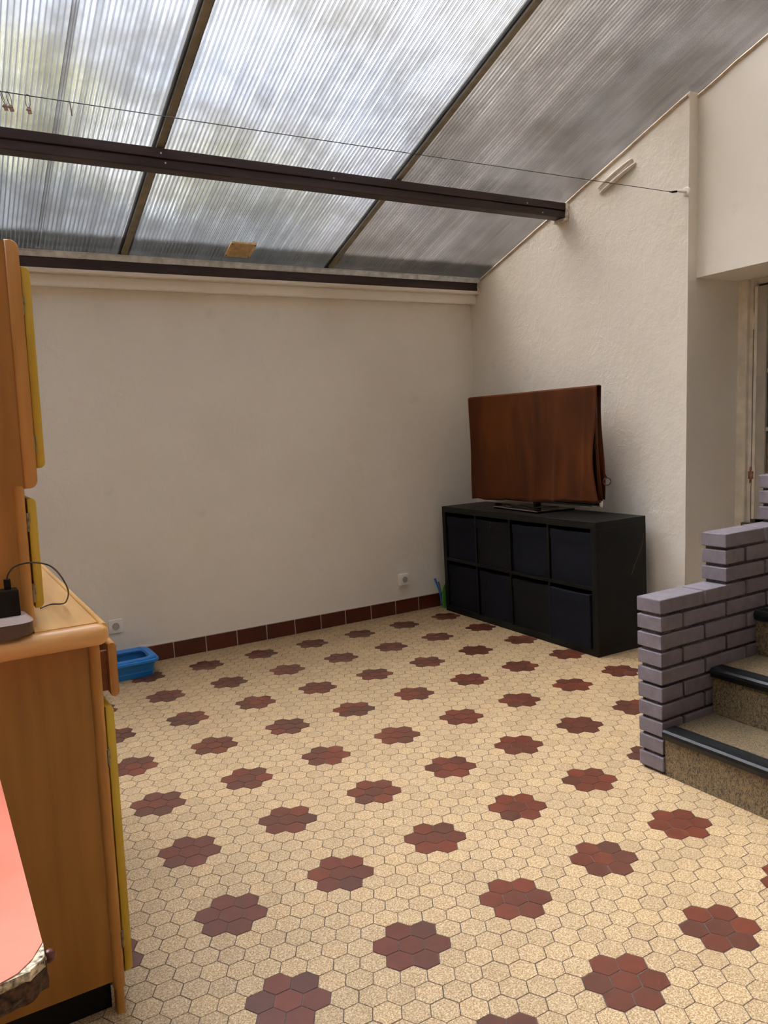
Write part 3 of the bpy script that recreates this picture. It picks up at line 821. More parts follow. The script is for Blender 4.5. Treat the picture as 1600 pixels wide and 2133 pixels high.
for row in range(2):
    for c in range(4):
        ya = KY0 + T + c * (W + t_) + 0.006; yb = ya + W - 0.014
        zb = (T if row == 0 else zm + 0.009) + 0.001
        hgt = 0.305 if row == 0 else 0.302
        push = {(1, 3): 0.012, (1, 2): 0.006, (1, 1): 0.016, (1, 0): 0.010, (0, 3): 0.010, (0, 2): 0.014, (0, 1): 0.006, (0, 0): -0.012}[(row, c)]
        sag = rnd.uniform(0.0, 0.008)
        mat = 'navy_dark' if (row, c) in ((1, 2), (0, 1)) else 'navy'
        lab = {1: 'upper row', 0: 'lower row'}[row]
        extra = ''
        b = thing('fabric_box', (2.67, (ya + yb) / 2, zb), 'dark fabric box in the %s of the cube shelf, %s%s' % (lab, pos_n[c], extra), 'storage box', 'fabric boxes in the black cube shelf')
        xf = KX0 + push
        ny, nz_ = 14, 12
        bm = BM()
        box(bm, xf + 0.006, KX1 - 0.012, ya, yb, zb, zb + hgt - 0.012)
        grid = []
        for j in range(nz_ + 1):
            row_ = []
            for i in range(ny + 1):
                u, v_ = i / ny, j / nz_
                y = ya + (yb - ya) * u
                zt = zb + hgt - sag * math.sin(math.pi * u) - 0.006 * u * (c % 2)
                z = zb + (zt - zb) * v_
                bul = 0.004 * math.sin(math.pi * u) * math.sin(math.pi * v_) + 0.0016 * noise.noise(Vector((y * 9, z * 9, c * 3 + row)))
                seam = 0.0018 if 0.80 < v_ < 0.86 else 0
                row_.append(bm.verts.new((xf - bul + seam, y, z)))
            grid.append(row_)
        for j in range(nz_):
            for i in range(ny): bm.faces.new((grid[j][i], grid[j][i + 1], grid[j + 1][i + 1], grid[j + 1][i]))
        # wrap the edges back
        rim = [grid[j][0] for j in range(nz_ + 1)] + grid[nz_][1:] + [grid[j][ny] for j in range(nz_ - 1, -1, -1)]
        back = [bm.verts.new((v.co.x + 0.02, v.co.y, v.co.z)) for v in rim]
        for i in range(len(rim) - 1): bm.faces.new((rim[i], rim[i + 1], back[i + 1], back[i]))
        kpart('body', bm, mat, b, smooth=50)
        bm = BM()
        cuffs = []
        for i in range(ny + 1):
            u = i / ny; y = ya - 0.0005 + (yb - ya + 0.001) * u
            zt = zb + hgt - sag * math.sin(math.pi * u) - 0.006 * u * (c % 2)
            zl = zt - 0.058 - 0.005 * math.sin(math.pi * u * 1.3 + c)
            bl = 0.004 * math.sin(math.pi * u) * 0.5
            cuffs.append([bm.verts.new((xf - bl - 0.0035, y, zt + 0.0005)), bm.verts.new((xf - bl - 0.005, y, (zt + zl) / 2)), bm.verts.new((xf - bl - 0.0045, y, zl)), bm.verts.new((xf - bl + 0.002, y, zl - 0.001)), bm.verts.new((xf + 0.01, y, zt + 0.0005))])
        for A, B_ in zip(cuffs, cuffs[1:]):
            for k in range(5): bm.faces.new((A[k], A[(k + 1) % 5], B_[(k + 1) % 5], B_[k]))
        kpart('folded_cuff', bm, mat, b, smooth=60)
        if (row, c) == (1, 2):
            for dz in (-0.012, -0.037):
                bm = BM(); lathe(bm, [(0, -0.003), (0.0022, -0.002), (0.0022, 0.003), (0, 0.003)], (xf - 0.006, (ya + yb) / 2 + 0.01, zb + hgt + dz), 'x', 8)
                kpart('rivet', bm, 'chrome', b)

# ------------------------------------------------------------------ television under a velvet cover
r = thing('television', (2.76, 2.2, KZ), 'flat television on the black cube shelf, hidden under the rust velvet cloth', 'television')
TX = 2.742
bm = BM(); box(bm, TX, TX + 0.035, 1.668, 2.79, 0.812, 1.478, 0.004, 2); part('panel', bm, 'screen', r)
bm = BM(); box(bm, TX - 0.004, TX + 0.02, 1.628, 2.792, 0.800, 0.814, 0.003, 2); part('bottom_bezel', bm, 'screen', r)
bm = BM(); tube(bm, [(TX - 0.005, 1.626, 0.802), (TX - 0.005, 2.792, 0.802)], 0.0022, 6); box(bm, TX - 0.006, TX + 0.006, 1.618, 1.634, 0.800, 0.835, 0.001, 1)
part('chrome_edge', bm, 'chrome', r)
bm = BM(); tube(bm, [(2.78, 2.22, KZ + 0.012), (2.78, 2.22, 0.90)], 0.025, 14); part('neck', bm, 'screen', r, 50)
bm = BM()
base_pts = [(2.628, 2.475), (2.570, 1.985), (2.850, 1.955), (2.885, 2.45)]
prism(bm, base_pts, 'z', KZ + 0.0005, KZ + 0.013, bev=0.002); part('stand_base', bm, 'screen', r)
bm = BM(); q = [Vector((x, y, KZ + 0.013)) for x, y in base_pts]; tube(bm, [q[0], q[1]], 0.0032, 6); tube(bm, [q[1], q[2]], 0.002, 6); part('stand_rim', bm, 'chrome', r, 60)

# velvet cloth
BK = 0.030
def cloth():
    bm = BM(); uvn = 90; prof = []
    y0_, y1_ = 1.622, 2.842
    def wr(y, h):  # h distance below top
        u = (y - y0_) / (y1_ - y0_)
        a = min(1, h / 0.5)
        w_ = 0.006 * math.sin(y * 17 + 0.6) + 0.004 * math.sin(y * 31 + h * 4)
        for (c, s, amp) in ((1.93, 0.022, 0.013), (2.13, 0.030, 0.012), (1.70, 0.018, 0.012), (2.55, 0.05, 0.008)):
            w_ += amp * math.exp(-((y - c - 0.06 * h) / s) ** 2)
        return w_ * a
    rows = []
    ntop = 8; nf = 44; nb = 24
    for i in range(uvn + 1):
        y = y0_ + (y1_ - y0_) * i / uvn
        u = i / uvn
        col = []
        zb = 0.830 - 0.039 * u + 0.004 * math.sin(y * 14) + 0.0025 * math.sin(y * 37) + (0.006 if u < 0.02 else 0)
        ztop = 1.492 + 0.005 * u
        edge_in = 0.0
        for k in range(nf + 1):
            z = zb + (ztop - zb) * k / nf; h = ztop - z
            # near the right end the cloth pulls back towards the set half way down
            pull = 0.0
            yy = y
            if u < 0.10: yy = y + (0.036 * math.sin(math.pi * min(1, h / 0.66) ** 1.5) ** 1.3) * (1 - u / 0.10)
            if u > 0.95: yy = y - (0.010 * (0.5 - 0.5 * math.cos(2 * math.pi * h / 0.66)) + 0.012 * h) * (u - 0.95) / 0.05
            col.append((TX - 0.018 - wr(y, h) - 0.010 * (h / 0.66), yy, z))
        for k in range(1, ntop):
            a = math.pi * k / ntop; col.append((TX + 0.014 - 0.034 * math.cos(a), y + BK * (k / ntop) * (1 - u), ztop + 0.012 * math.sin(a)))
        zbb = 0.845 + 0.008 * math.sin(y * 11)
        for k in range(nb + 1):
            z = ztop - (ztop - zbb) * k / nb; h = ztop - z
            flare = 0.006 * min(1, h / 0.5)
            yy = y + BK * (1 - u) + (0.010 * math.sin(h * 9.0) if u < 0.04 else 0)
            col.append((TX + 0.047 + flare + 0.5 * wr(y + 0.3, h), yy, z))
        rows.append([bm.verts.new(c) for c in col])
    for A, B_ in zip(rows, rows[1:]):
        for k in range(len(A) - 1): bm.faces.new((A[k], B_[k], B_[k + 1], A[k + 1]))
    return bm
r = thing('velvet_cloth', (TX, 2.2, 0.81), 'rust orange velvet curtain draped over the television', 'cloth')
o = part('drape', cloth(), ['velvet', 'velvet_in'], r, 180)
md = o.modifiers.new('thickness', 'SOLIDIFY'); md.thickness = 0.004; md.offset = 0
# inner folds hanging behind the set, seen at its right end
bm = BM()
def fold(pts, wv):
    a = [bm.verts.new((x, y, z)) for x, y, z in pts]; b_ = [bm.verts.new((x + wv, y + 0.10, z)) for x, y, z in pts]
    for i in range(len(a) - 1): bm.faces.new((a[i], a[i + 1], b_[i + 1], b_[i]))
fold([(TX + 0.010, 1.655, 1.40), (TX + 0.010, 1.662, 1.25), (TX + 0.014, 1.652, 1.05), (TX + 0.02, 1.640, 0.90), (TX + 0.02, 1.634, 0.835)], 0.004)
fold([(TX + 0.046, 1.660, 1.44), (TX + 0.050, 1.668, 1.25), (TX + 0.052, 1.660, 1.10), (TX + 0.054, 1.650, 0.97)], 0.004)
o = part('inner_fold', bm, 'velvet', r, 60)
md = o.modifiers.new('thickness', 'SOLIDIFY'); md.thickness = 0.006; md.offset = 0
bm = BM(); pts = []
for k in range(20):
    a = 2 * math.pi * k / 20; pts.append((TX + 0.062 + 0.019 * math.cos(a), 1.636 - 0.012 * math.cos(a), 0.945 + 0.021 * math.sin(a)))
tube(bm, pts, 0.0038, 8, closed=True); part('curtain_ring', bm, 'ring', r, 60)
bm = BM(); tube(bm, [(TX + 0.055, 1.648, 0.990), (TX + 0.061, 1.638, 0.966)], 0.006, 8); part('ring_tab', bm, 'velvet', r, 60)
# cable heap
bm = BM(); pts = []
for k in range(60):
    a = k * 0.55; rr = 0.018 + 0.008 * math.sin(k * 1.7)
    pts.append((2.735 + rr * math.cos(a) * 0.8, 2.55 + rr * math.sin(a) + 0.0004 * k, KZ + 0.006 + 0.012 * abs(math.sin(k * 0.9))))
pts += [(2.73, 2.50, KZ + 0.010), (2.70, 2.44, KZ + 0.022), (2.69, 2.36, KZ + 0.018), (2.71, 2.27, KZ + 0.020), (2.69, 2.17, KZ + 0.018), (2.73, 2.10, KZ + 0.022), (2.79, 2.03, KZ + 0.022)]
tube(bm, smooth_path(pts, 3), 0.0028, 6)
o = part('power_cable', bm, 'blackplastic', None, 60, origin=(2.72, 2.5, KZ)); tagp(o, 'tangled thin black cable lying on the cube shelf at the television foot', 'cable')

# ------------------------------------------------------------------ dustpan and brush behind the shelf
r = thing('dustpan', (2.545, 2.985, 0.0), 'green plastic dustpan standing on its edge between back wall and cube shelf', 'dustpan')
bm = BM()
outl = []
for k in range(15):
    a = math.radians(90 + 90 * k / 14 * 1.0); outl.append((2.580 + 0.062 * math.cos(a), 0.105 + 0.085 * math.sin(a)))
outl += [(2.520, 0.03), (2.533, 0.0), (2.60, 0.0), (2.70, 0.0), (2.70, 0.19)]
prism(bm, outl, 'y', 2.975, 2.980); part('pan', bm, 'green', r)
bm = BM(); tube(bm, [(x, 2.974, z) for x, z in outl[:17]], 0.0045, 8); part('rim', bm, 'green', r, 60)
bm = BM(); tube(bm, [(2.60, 2.968, 0.03), (2.60, 2.966, 0.06)], 0.008, 8); part('lug', bm, 'green', r, 60)
r = thing('hand_brush', (2.525, 2.99, 0.0), 'blue hand brush with a thin handle leaning on the wall beside the green dustpan', 'brush')
hp = smooth_path([(2.484, 3.012, 0.222), (2.492, 3.006, 0.19), (2.508, 2.996, 0.125), (2.518, 2.99, 0.06), (2.532, 2.985, 0.006)], 5)
bm = BM(); tube(bm, hp, 0.006, 10, radii=[0.0085 - 0.005 * i / (len(hp) - 1) for i in range(len(hp))]); part('handle', bm, 'blue_brush', r, 60)
bm = BM()
for k in range(26):
    z = 0.195 - k * 0.0043; x = 2.499 + k * 0.0009
    tube(bm, [(x, 2.998 - k * 0.0004, z), (x + 0.012, 2.996, z + 0.001)], 0.0016, 5)
part('bristles', bm, 'blackplastic', r)

# ------------------------------------------------------------------ blue litter tray
def tray():
    r = thing('litter_tray', (0.2, 2.89, 0.0), 'bright blue plastic litter tray on the floor against the back wall', 'litter tray')
    def loop(x0, x1, y0, y1, rad, z, seg=6):
        return [(x, y, z) for x, y in rounded_rect(x0, x1, y0, y1, rad, seg)]
    def skin(bm, loops):
        L_ = [[bm.verts.new(p) for p in l] for l in loops]
        for A, B_ in zip(L_, L_[1:]):
            n = len(A)
            for k in range(n): bm.faces.new((A[k], A[(k + 1) % n], B_[(k + 1) % n], B_[k]))
        return L_
    X0, X1, Y0, Y1 = 0.02, 0.395, 2.790, 3.030
    bm = BM()
    L_ = skin(bm, [loop(X0, X1, Y0, Y1, 0.04, 0.0), loop(X0 - 0.006, X1 + 0.006, Y0 - 0.006, Y1, 0.042, 0.030), loop(X0 - 0.002, X1 + 0.002, Y0 - 0.002, Y1, 0.042, 0.034),
                   loop(X0 - 0.014, X1 + 0.014, Y0 - 0.014, Y1 + 0.004, 0.045, 0.082), loop(X0 - 0.010, X1 + 0.010, Y0 - 0.010, Y1, 0.045, 0.082), loop(X0 + 0.004, X1 - 0.004, Y0 + 0.004, Y1 - 0.004, 0.04, 0.008)])
    bm.faces.new(L_[0]); bm.faces.new(L_[-1]); part('tub', bm, 'blue', r, 40)
    bm = BM()
    a, b_, c, d_ = X0 - 0.03, X1 + 0.030, Y0 - 0.030, Y1 + 0.012
    skin(bm, [loop(a + 0.018, b_ - 0.018, c + 0.018, d_ - 0.012, 0.045, 0.080), loop(a + 0.004, b_ - 0.004, c + 0.004, d_, 0.05, 0.080), loop(a, b_, c, d_, 0.055, 0.084), loop(a + 0.001, b_ - 0.001, c + 0.001, d_, 0.055, 0.096),
              loop(a + 0.008, b_ - 0.008, c + 0.008, d_ - 0.003, 0.05, 0.099), loop(a + 0.010, b_ - 0.010, c + 0.010, d_ - 0.004, 0.05, 0.108), loop(a + 0.018, b_ - 0.018, c + 0.016, d_ - 0.01, 0.05, 0.114),
              loop(a + 0.044, b_ - 0.044, c + 0.038, d_ - 0.026, 0.045, 0.110), loop(a + 0.050, b_ - 0.050, c + 0.042, d_ - 0.032, 0.045, 0.100), loop(a + 0.048, b_ - 0.048, c + 0.04, d_ - 0.03, 0.045, 0.092), loop(a + 0.018, b_ - 0.018, c + 0.018, d_ - 0.012, 0.045, 0.080)])
    part('rim', bm, 'blue', r, 40)
    bm = BM()
    nx, ny = 46, 26; g = []
    for i in range(nx + 1):
        row_ = []
        for j in range(ny + 1):
            x = X0 + 0.006 + (X1 - X0 - 0.012) * i / nx; y = Y0 + 0.006 + (Y1 - Y0 - 0.012) * j / ny
            h = 0.030 + 0.042 * math.exp(-((x - 0.16) / 0.11) ** 2) * (0.6 + 0.4 * math.exp(-((y - 2.92) / 0.08) ** 2)) + 0.004 * noise.noise(Vector((x * 90, y * 90, 0)))
            row_.append(bm.verts.new((x, y, h)))
        g.append(row_)
    for i in range(nx):
        for j in range(ny): bm.faces.new((g[i][j], g[i + 1][j], g[i + 1][j + 1], g[i][j + 1]))
    rim_ = [g[i][0] for i in range(nx + 1)] + g[nx][1:] + [g[i][ny] for i in range(nx - 1, -1, -1)] + [g[0][j] for j in range(ny - 1, 0, -1)]
    bot = [bm.verts.new((v.co.x, v.co.y, 0.009)) for v in rim_]
    for i in range(len(rim_)): bm.faces.new((rim_[i], rim_[(i + 1) % len(rim_)], bot[(i + 1) % len(rim_)], bot[i]))
    o = part('cat_litter', bm, 'litter', None, origin=(0.2, 2.89, 0.01)); tagp(o, 'pale grey clay litter heaped inside the blue tray', 'cat litter', kind='stuff')
tray()

# ------------------------------------------------------------------ pine dresser
SH = 0.017
dr = thing('pine_dresser', (-0.60, 0.75, 0.0), 'tall honey pine dresser with yellow doors standing at the left', 'dresser')
def dpart(name, bm, mat, parent=None, **k):
    for v in bm.verts: v.co.x += SH * (v.co.z - 0.5)
    return part(name, bm, mat, parent or dr, **k)
DX, DB = -0.318, -0.86      # front plane, back plane
DY0, DY1 = 0.180, 1.36
PW = 0.024
# lower carcass
bm = BM()
box(bm, DB, DX - 0.020, DY0 + 0.008, DY0 + 0.026, 0.082, 0.893)
box(bm, DB, DX - 0.020, DY1 - 0.026, DY1 - 0.008, 0.082, 0.893)
box(bm, DB, DB + 0.012, DY0 + 0.026, DY1 - 0.026, 0.082, 0.893)
box(bm, DB + 0.012, DX - 0.03, DY0 + 0.026, DY1 - 0.026, 0.10, 0.118)
box(bm, DX - 0.03, DX - 0.008, DY0 + 0.05, DY1 - 0.05, 0.870, 0.893)
box(bm, DX - 0.03, DX - 0.008, DY0 + 0.05, DY1 - 0.05, 0.722, 0.744)
box(bm, DB + 0.03, DB + 0.045, DY0 + 0.05, DY1 - 0.05, 0.0, 0.10); box(bm, DB + 0.045, DX - 0.06, DY1 - 0.07, DY1 - 0.055, 0.0, 0.10)  # unseen back and far end boards, added to keep light from under the dresser
dpart('lower_cabinet', bm, 'pine_side')
for (ya, yb) in ((DY0, DY0 + 0.045), (DY1 - 0.045, DY1)):
    bm = BM(); prism(bm, rounded_rect(DX - 0.026, DX, ya, yb, 0.011, 5, (1, 1, 1, 1)), 'z', 0.064, 0.893); dpart('corner_post', bm, 'pine', smooth=50)
    bm = BM(); prism(bm, rounded_rect(DX - 0.022, DX - 0.004, ya + 0.004, yb - 0.004, 0.004, 3), 'z', 0.0, 0.064); dpart('foot', bm, 'pine', smooth=50)
    bm = BM(); prism(bm, rounded_rect(DB, DB + 0.03, ya + 0.004, yb - 0.004, 0.004, 3), 'z', 0.0, 0.082); dpart('foot', bm, 'pine', smooth=50)
bm = BM(); box(bm, DB + 0.05, DX - 0.028, DY0 + 0.040, DY0 + 0.052, 0.0, 0.10); dpart('shade_board', bm, 'blackplastic')  # black board added to stand for the deep shade under the dresser
# countertop: panel with rounded rails
bm = BM(); box(bm, DB - 0.01, DX - 0.004, DY0 - 0.006, DY1 + 0.02, 0.899, 0.9275); dpart('countertop', bm, 'pine_top')
bm = BM(); prof = rounded_rect(DY0 - 0.052, DY0 - 0.004, 0.882, 0.929, 0.0225, 8); pcy, pcz = DY0 - 0.026, 0.9055
rings = []
for xx, sc_ in [(DB - 0.01, 1.0), (DX - 0.010, 1.0)] + [(DX - 0.010 + 0.024 * math.sin(math.radians(a)), max(0.02, math.cos(math.radians(a)) ** 0.8)) for a in (15, 30, 45, 60, 72, 82, 89)]:
    rings.append([bm.verts.new((xx, pcy + (y - pcy) * sc_, pcz + (z - pcz) * sc_)) for y, z in prof])
for A, B_ in zip(rings, rings[1:]):
    for k in range(len(A)): bm.faces.new((A[k], A[(k + 1) % len(A)], B_[(k + 1) % len(A)], B_[k]))
bm.faces.new(rings[0]); bm.faces.new(rings[-1])
dpart('end_rail', bm, 'pine_rail', smooth=60)
bm = BM(); prism(bm, rounded_rect(DX - 0.003, DX + 0.012, 0.893, 0.929, 0.007, 5), 'y', DY0 - 0.03, DY1 + 0.02); dpart('front_rail', bm, 'pine_top', smooth=60)
# middle section
MX = -0.441
my = 0.218
bm = BM()
box(bm, DB, MX - 0.022, my + 0.006, my + 0.024, 0.928, 1.236)
box(bm, DB, MX - 0.022, DY1 - 0.06, DY1 - 0.04, 0.928, 1.236)
box(bm, DB, DB + 0.012, my + 0.024, DY1 - 0.06, 0.928, 1.236)
dpart('middle_section', bm, 'pine_side')
bm = BM(); prism(bm, rounded_rect(MX - 0.023, MX, my, my + 0.05, 0.010, 5), 'z', 0.928, 1.236); dpart('middle_post', bm, 'pine', smooth=50)
# upper cabinet
UX = -0.414
bm = BM()
prism(bm, rounded_rect(DB, UX - 0.026, 1.232, 1.748, 0.0, 6, (0, 0, 0, 0)), 'y', my + 0.003, my + 0.022)
box(bm, DB, UX - 0.004, DY1 - 0.06, DY1 - 0.04, 1.232, 1.748)
box(bm, DB, UX - 0.004, my + 0.022, DY1 - 0.06, 1.232, 1.250)
box(bm, DB, UX - 0.024, my + 0.022, DY1 - 0.06, 1.730, 1.748)
box(bm, DB, DB + 0.012, my + 0.022, DY1 - 0.06, 1.25, 1.73)
dpart('upper_cabinet', bm, 'pine_side')
bm = BM(); prism(bm, rounded_rect(UX - 0.027, UX, 1.230, 1.750, 0.016, 6, (0, 1, 1, 0)), 'y', my - 0.001, my + 0.060, bev=0.004); dpart('upper_post', bm, 'pine', smooth=50)
def ddoor(x0_, x1_, z0_, z1_, y0_, y1_, rad, nm='door', hz=()):
    bm = BM(); prism(bm, rounded_rect(x0_, x1_, z0_, z1_, rad, 6, (1, 1, 1, 1) if rad < 0.009 else (0, 1, 1, 0)), 'y', y0_, y1_, bev=0.002)
    dd = dpart(nm, bm, 'yellow', smooth=50)
    for z in hz:
        bm = BM(); box(bm, x0_ - 0.004, x0_ + 0.003, y0_ - 0.0018, y0_ + 0.02, z - 0.012, z + 0.012, 0.0008, 1)
        tube(bm, [(x0_ - 0.002, y0_ - 0.003, z - 0.028), (x0_ - 0.002, y0_ - 0.003, z + 0.010)], 0.003, 8)
        for v in bm.verts: v.co.x += SH * (v.co.z - 0.5)
        part('hinge', bm, 'hinge', dd, 50)
    return dd
UXD = UX + 0.002
ddoor(UXD, UXD + 0.0175, 1.272, 1.698, my + 0.012, 0.76, 0.012, hz=(1.625, 1.33))
ddoor(UXD, UXD + 0.0175, 1.272, 1.698, 0.765, DY1 - 0.05, 0.012)
ddoor(MX + 0.004, MX + 0.0215, 0.968, 1.208, my + 0.012, 0.76, 0.010, hz=(1.165, 1.01))
ddoor(MX + 0.004, MX + 0.0215, 0.968, 1.208, 0.765, DY1 - 0.05, 0.010)
ddoor(DX + 0.002, DX + 0.0195, 0.095, 0.728, DY0 + 0.008, 0.76, 0.009, hz=(0.62, 0.185))
ddoor(DX + 0.002, DX + 0.0195, 0.095, 0.728, 0.765, DY1 - 0.01, 0.009)
# drawer pulled out
bm = BM(); prism(bm, rounded_rect(-0.298, -0.280, 0.744, 0.868, 0.007, 5, (1, 1, 1, 1)), 'y', 0.205, 0.755, bev=0.003)
drw = dpart('drawer', bm, 'pine', smooth=50)
bm = BM()
box(bm, -0.70, -0.298, 0.222, 0.234, 0.756, 0.848); box(bm, -0.70, -0.298, 0.726, 0.738, 0.756, 0.848); box(bm, -0.70, -0.298, 0.234, 0.726, 0.756, 0.762); box(bm, -0.70, -0.69, 0.234, 0.726, 0.762, 0.848)
for v in bm.verts: v.co.x += SH * (v.co.z - 0.5)
part('drawer_box', bm, 'drawer_wood', drw)
bm = BM(); prism(bm, rounded_rect(DX + 0.001, DX + 0.018, 0.744, 0.868, 0.007, 5), 'y', 0.765, DY1 - 0.02, bev=0.003); dpart('drawer', bm, 'pine', smooth=50)
# red card fixed on the side
bm = BM(); box(bm, -0.60, -0.479, my + 0.0002, my + 0.0022, 1.432, 1.492)
for v in bm.verts: v.co.x += SH * (v.co.z - 0.5)
o = part('red_card', bm, 'red', None, origin=(-0.54, my, 1.46)); tagp(o, 'red card stuck on the side of the upper dresser cabinet', 'card')

# power hub, charger and cable on the countertop
ZC = 0.9292
r = thing('power_hub', (-0.50, 0.185, ZC), 'rounded grey brown power hub on the dresser countertop', 'power strip')
bm = BM(); prism(bm, rounded_rect(-0.60, -0.443, 0.128, 0.214, 0.030, 7), 'z', ZC, ZC + 0.030)
es = [e for e in bm.edges if all(v.co.z < ZC + 0.001 for v in e.verts)]
bmesh.ops.bevel(bm, geom=es, offset=0.012, segments=4, profile=0.5, affect='EDGES')
part('body', bm, 'hub_body', r, 50)
bm = BM(); A = [bm.verts.new((x, y, ZC + 0.030)) for x, y in rounded_rect(-0.60, -0.443, 0.128, 0.214, 0.030, 7)]
B_ = [bm.verts.new((x, y, ZC + 0.044)) for x, y in rounded_rect(-0.588, -0.456, 0.140, 0.202, 0.022, 7)]
for k in range(len(A)): bm.faces.new((A[k], A[(k + 1) % len(A)], B_[(k + 1) % len(A)], B_[k]))
bm.faces.new(B_); part('top', bm, 'hub_top', r, 30)
r = thing('usb_charger', (-0.485, 0.17, ZC + 0.044), 'black cube phone charger plugged into the power hub', 'charger')
bm = BM(); box(bm, -0.510, -0.4655, 0.148, 0.190, ZC + 0.0442, ZC + 0.098, 0.002, 2); part('body', bm, 'blackplastic', r)
r = thing('charging_cable', (-0.485, 0.17, ZC + 0.098), 'thin dark charging cable looping from the black charger over the countertop', 'cable')
bm = BM(); box(bm, -0.4905, -0.4775, 0.163, 0.175, ZC + 0.0982, ZC + 0.120, 0.001, 1); part('plug', bm, 'blackplastic', r)
cp = smooth_path([(-0.484, 0.168, 1.046), (-0.480, 0.168, 1.059), (-0.4665, 0.168, 1.073), (-0.441, 0.17, 1.0775), (-0.4125, 0.18, 1.071), (-0.391, 0.20, 1.057), (-0.370, 0.235, 1.027), (-0.352, 0.29, 0.985), (-0.349, 0.36, 0.950), (-0.352, 0.42, 0.933), (-0.375, 0.44, 0.932), (-0.402, 0.41, 0.932)], 6)
bm = BM(); tube(bm, cp, 0.0018, 8); part('cord', bm, 'cable', r, 60)

# ------------------------------------------------------------------ coral table at the lower left
r = thing('coral_table', (-0.80, -0.35, 0.0), 'coral painted table with a worn rough edge at the lower left corner', 'table')
TZ = 0.75
bm = BM()
prism(bm, [(-1.10, -0.716), (-0.592, -0.711), (-0.572, -0.704), (-0.556, -0.688), (-0.542, -0.662), (-0.5475, -0.132), (-0.5485, 0.07), (-1.10, 0.08)], 'z', TZ - 0.006, TZ)
part('painted_top', bm, 'coral', r)
bm = BM(); prism(bm, [(-0.592, -0.712), (-0.560, -0.706), (-0.543, -0.690), (-0.541, -0.661), (-0.556, -0.688), (-0.572, -0.704)], 'z', TZ - 0.012, TZ - 0.0015)
bmesh.ops.subdivide_edges(bm, edges=bm.edges[:], cuts=5, use_grid_fill=True)
for v in bm.verts: v.co.z += 0.002 * noise.noise(v.co * 160)
part('chipped_corner', bm, 'chip_pale', r, label='pale chipped corner of the table board')
bm = BM()
outl = [(-1.10, -0.716), (-0.60, -0.712), (-0.56, -0.704), (-0.541, -0.688), (-0.541, -0.66), (-0.549, 0.06), (-1.10, 0.07)]
prism(bm, outl, 'z', TZ - 0.046, TZ - 0.006)
bmesh.ops.subdivide_edges(bm, edges=[e for e in bm.edges if min(v.co.y for v in e.verts) < -0.62 and (max(v.co.y for v in e.verts) < -0.6 )], cuts=10, use_grid_fill=True)
for v in bm.verts:
    if v.co.y < -0.65:
        n_ = noise.noise(v.co * 90); v.co += Vector((0.0015, -0.004, 0.0)) * (n_ - 0.2)
        k = (TZ - 0.006 - v.co.z) / 0.04; v.co.y += 0.010 * k * k
part('core_board', bm, 'tabledark', r)
bm = BM()
lathe(bm, [(0.0, -0.006), (0.006, -0.005), (0.008, 0.0), (0.006, 0.006), (0.0, 0.007)], (-0.5375, -0.672, TZ - 0.013), 'y', 14); part('corner_plug', bm, 'baseboard', r, 60)
for x, y in ((-0.66, 0.02), (-1.06, 0.02), (-1.06, -0.60), (-0.76, -0.60)):
    bm = BM(); tube(bm, [(x, y, 0), (x, y, TZ - 0.046)], 0.02, 12, radii=[0.014, 0.022]); part('leg', bm, 'pine', r, 60)

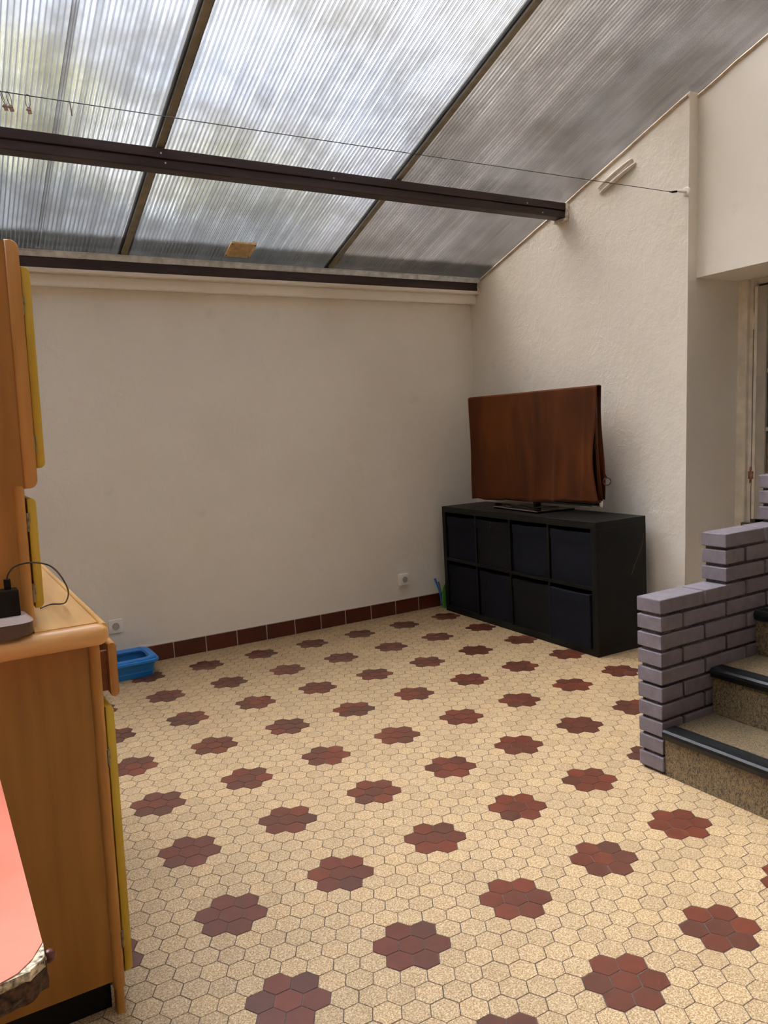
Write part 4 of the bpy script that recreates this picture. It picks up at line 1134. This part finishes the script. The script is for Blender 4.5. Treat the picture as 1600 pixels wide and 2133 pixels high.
# ------------------------------------------------------------------ outside, seen blurred through the roof
bm = BM(); box(bm, -14, 14, -10, 26, -0.3, -0.125); struct('floor_garden', bm, 'earth')
bm = BM(); box(bm, 3.50, 7.5, -6.0, 1.3, 2.2, 4.05); box(bm, 3.50, 7.5, 1.3, 9.5, -0.125, 4.05)
h = part('house', bm, 'render', None, origin=(5, 2, 0)); tagp(h, 'beige rendered house rising beyond the right side of the roof', 'house')
def tree(x, y, h_, rx, rz, mat, nleaf, label, base=-0.125):
    r = thing('tree', (x, y, base), label, 'tree')
    bm = BM(); tube(bm, smooth_path([(x, y, base), (x + 0.1, y, h_ * 0.35), (x - 0.05, y + 0.1, h_ * 0.7)], 4), 0.12, 8, radii=[0.16, 0.15, 0.14, 0.13, 0.12, 0.10, 0.08, 0.06, 0.05])
    part('trunk', bm, 'bark', r, 60)
    bm = BM(); rg = random.Random(int(x * 100 + y))
    cl = [(Vector((rg.gauss(0, 1), rg.gauss(0, 1), rg.gauss(0, 1))).normalized() * rg.uniform(0.45, 1.0)) for _ in range(38)]
    for _ in range(nleaf):
        c = rg.choice(cl); p = Vector((x + c.x * rx, y + c.y * rx, h_ + c.z * rz)) + Vector((rg.gauss(0, .17) * rx, rg.gauss(0, .17) * rx, rg.gauss(0, .14) * rz))
        s = rg.uniform(0.05, 0.11); q = Matrix.Rotation(rg.uniform(0, 6.28), 3, Vector((rg.gauss(0, 1), rg.gauss(0, 1), rg.gauss(0, 1))).normalized())
        vs = [bm.verts.new(p + q @ Vector(d) * s) for d in ((-1, 0, 0), (0, -.45, .1), (1.1, 0, 0), (0, .45, .1))]
        bm.faces.new(vs)
    part('crown', bm, mat, r)
tree(0.9, 12.6, 6.3, 1.7, 1.3, 'leaf_y', 7000, 'yellow green tree blurred through the roof sheets left of the dark glazing bar')
tree(4.9, 12.9, 6.0, 1.2, 0.9, 'leaf_y', 4200, 'yellow green tree blurred through the roof between the two glazing bars')
tree(-3.6, 12.9, 6.5, 1.5, 1.5, 'leaf_g', 5000, 'mid green tree blurred through the roof at the far left')
r = thing('hedge', (0.6, 6.6, -0.125), 'tall ragged dark hedge blurred through the roof below the dark beam', 'hedge')
bm = BM(); rg = random.Random(5)
for k in range(15000):
    x = rg.uniform(-4.5, 3.1)
    tz = 3.86 + 0.30 * noise.noise(Vector((x * 1.1, 3.3, 0))) + 0.20 * noise.noise(Vector((x * 3.3, 1.3, 0))) - 0.05 * max(0, x)
    z = 3.0 + (tz - 3.0) * rg.random() ** 0.8
    p = Vector((x, 6.6 + rg.uniform(-0.35, 0.35), z)); sz = rg.uniform(0.05, 0.10)
    q = Matrix.Rotation(rg.uniform(0, 6.28), 3, Vector((rg.gauss(0, 1), rg.gauss(0, 1), rg.gauss(0, 1))).normalized())
    bm.faces.new([bm.verts.new(p + q @ Vector(d_) * sz) for d_ in ((-1, 0, 0), (0, -.45, .1), (1.1, 0, 0), (0, .45, .1))])
part('foliage', bm, 'leaf_d', r)
for x in (-4.0, -2.5, -1.0, 0.5, 2.0, 3.0):
    bm = BM(); tube(bm, [(x, 6.6, -0.125), (x + 0.05, 6.6, 1.8), (x, 6.6, 3.4)], 0.07, 7, radii=[0.09, 0.07, 0.04]); part('stem', bm, 'bark', r, 60)
bm = BM()
prism(bm, [(8.2, -0.125), (8.2, 3.75), (9.2, 4.05), (9.2, -0.125)], 'x', -7, 3.4)
h = part('outbuilding', bm, 'render_dark', None, origin=(0, 8.5, 0)); tagp(h, 'low grey brown outbuilding blurred through the roof below the dark beam', 'building')
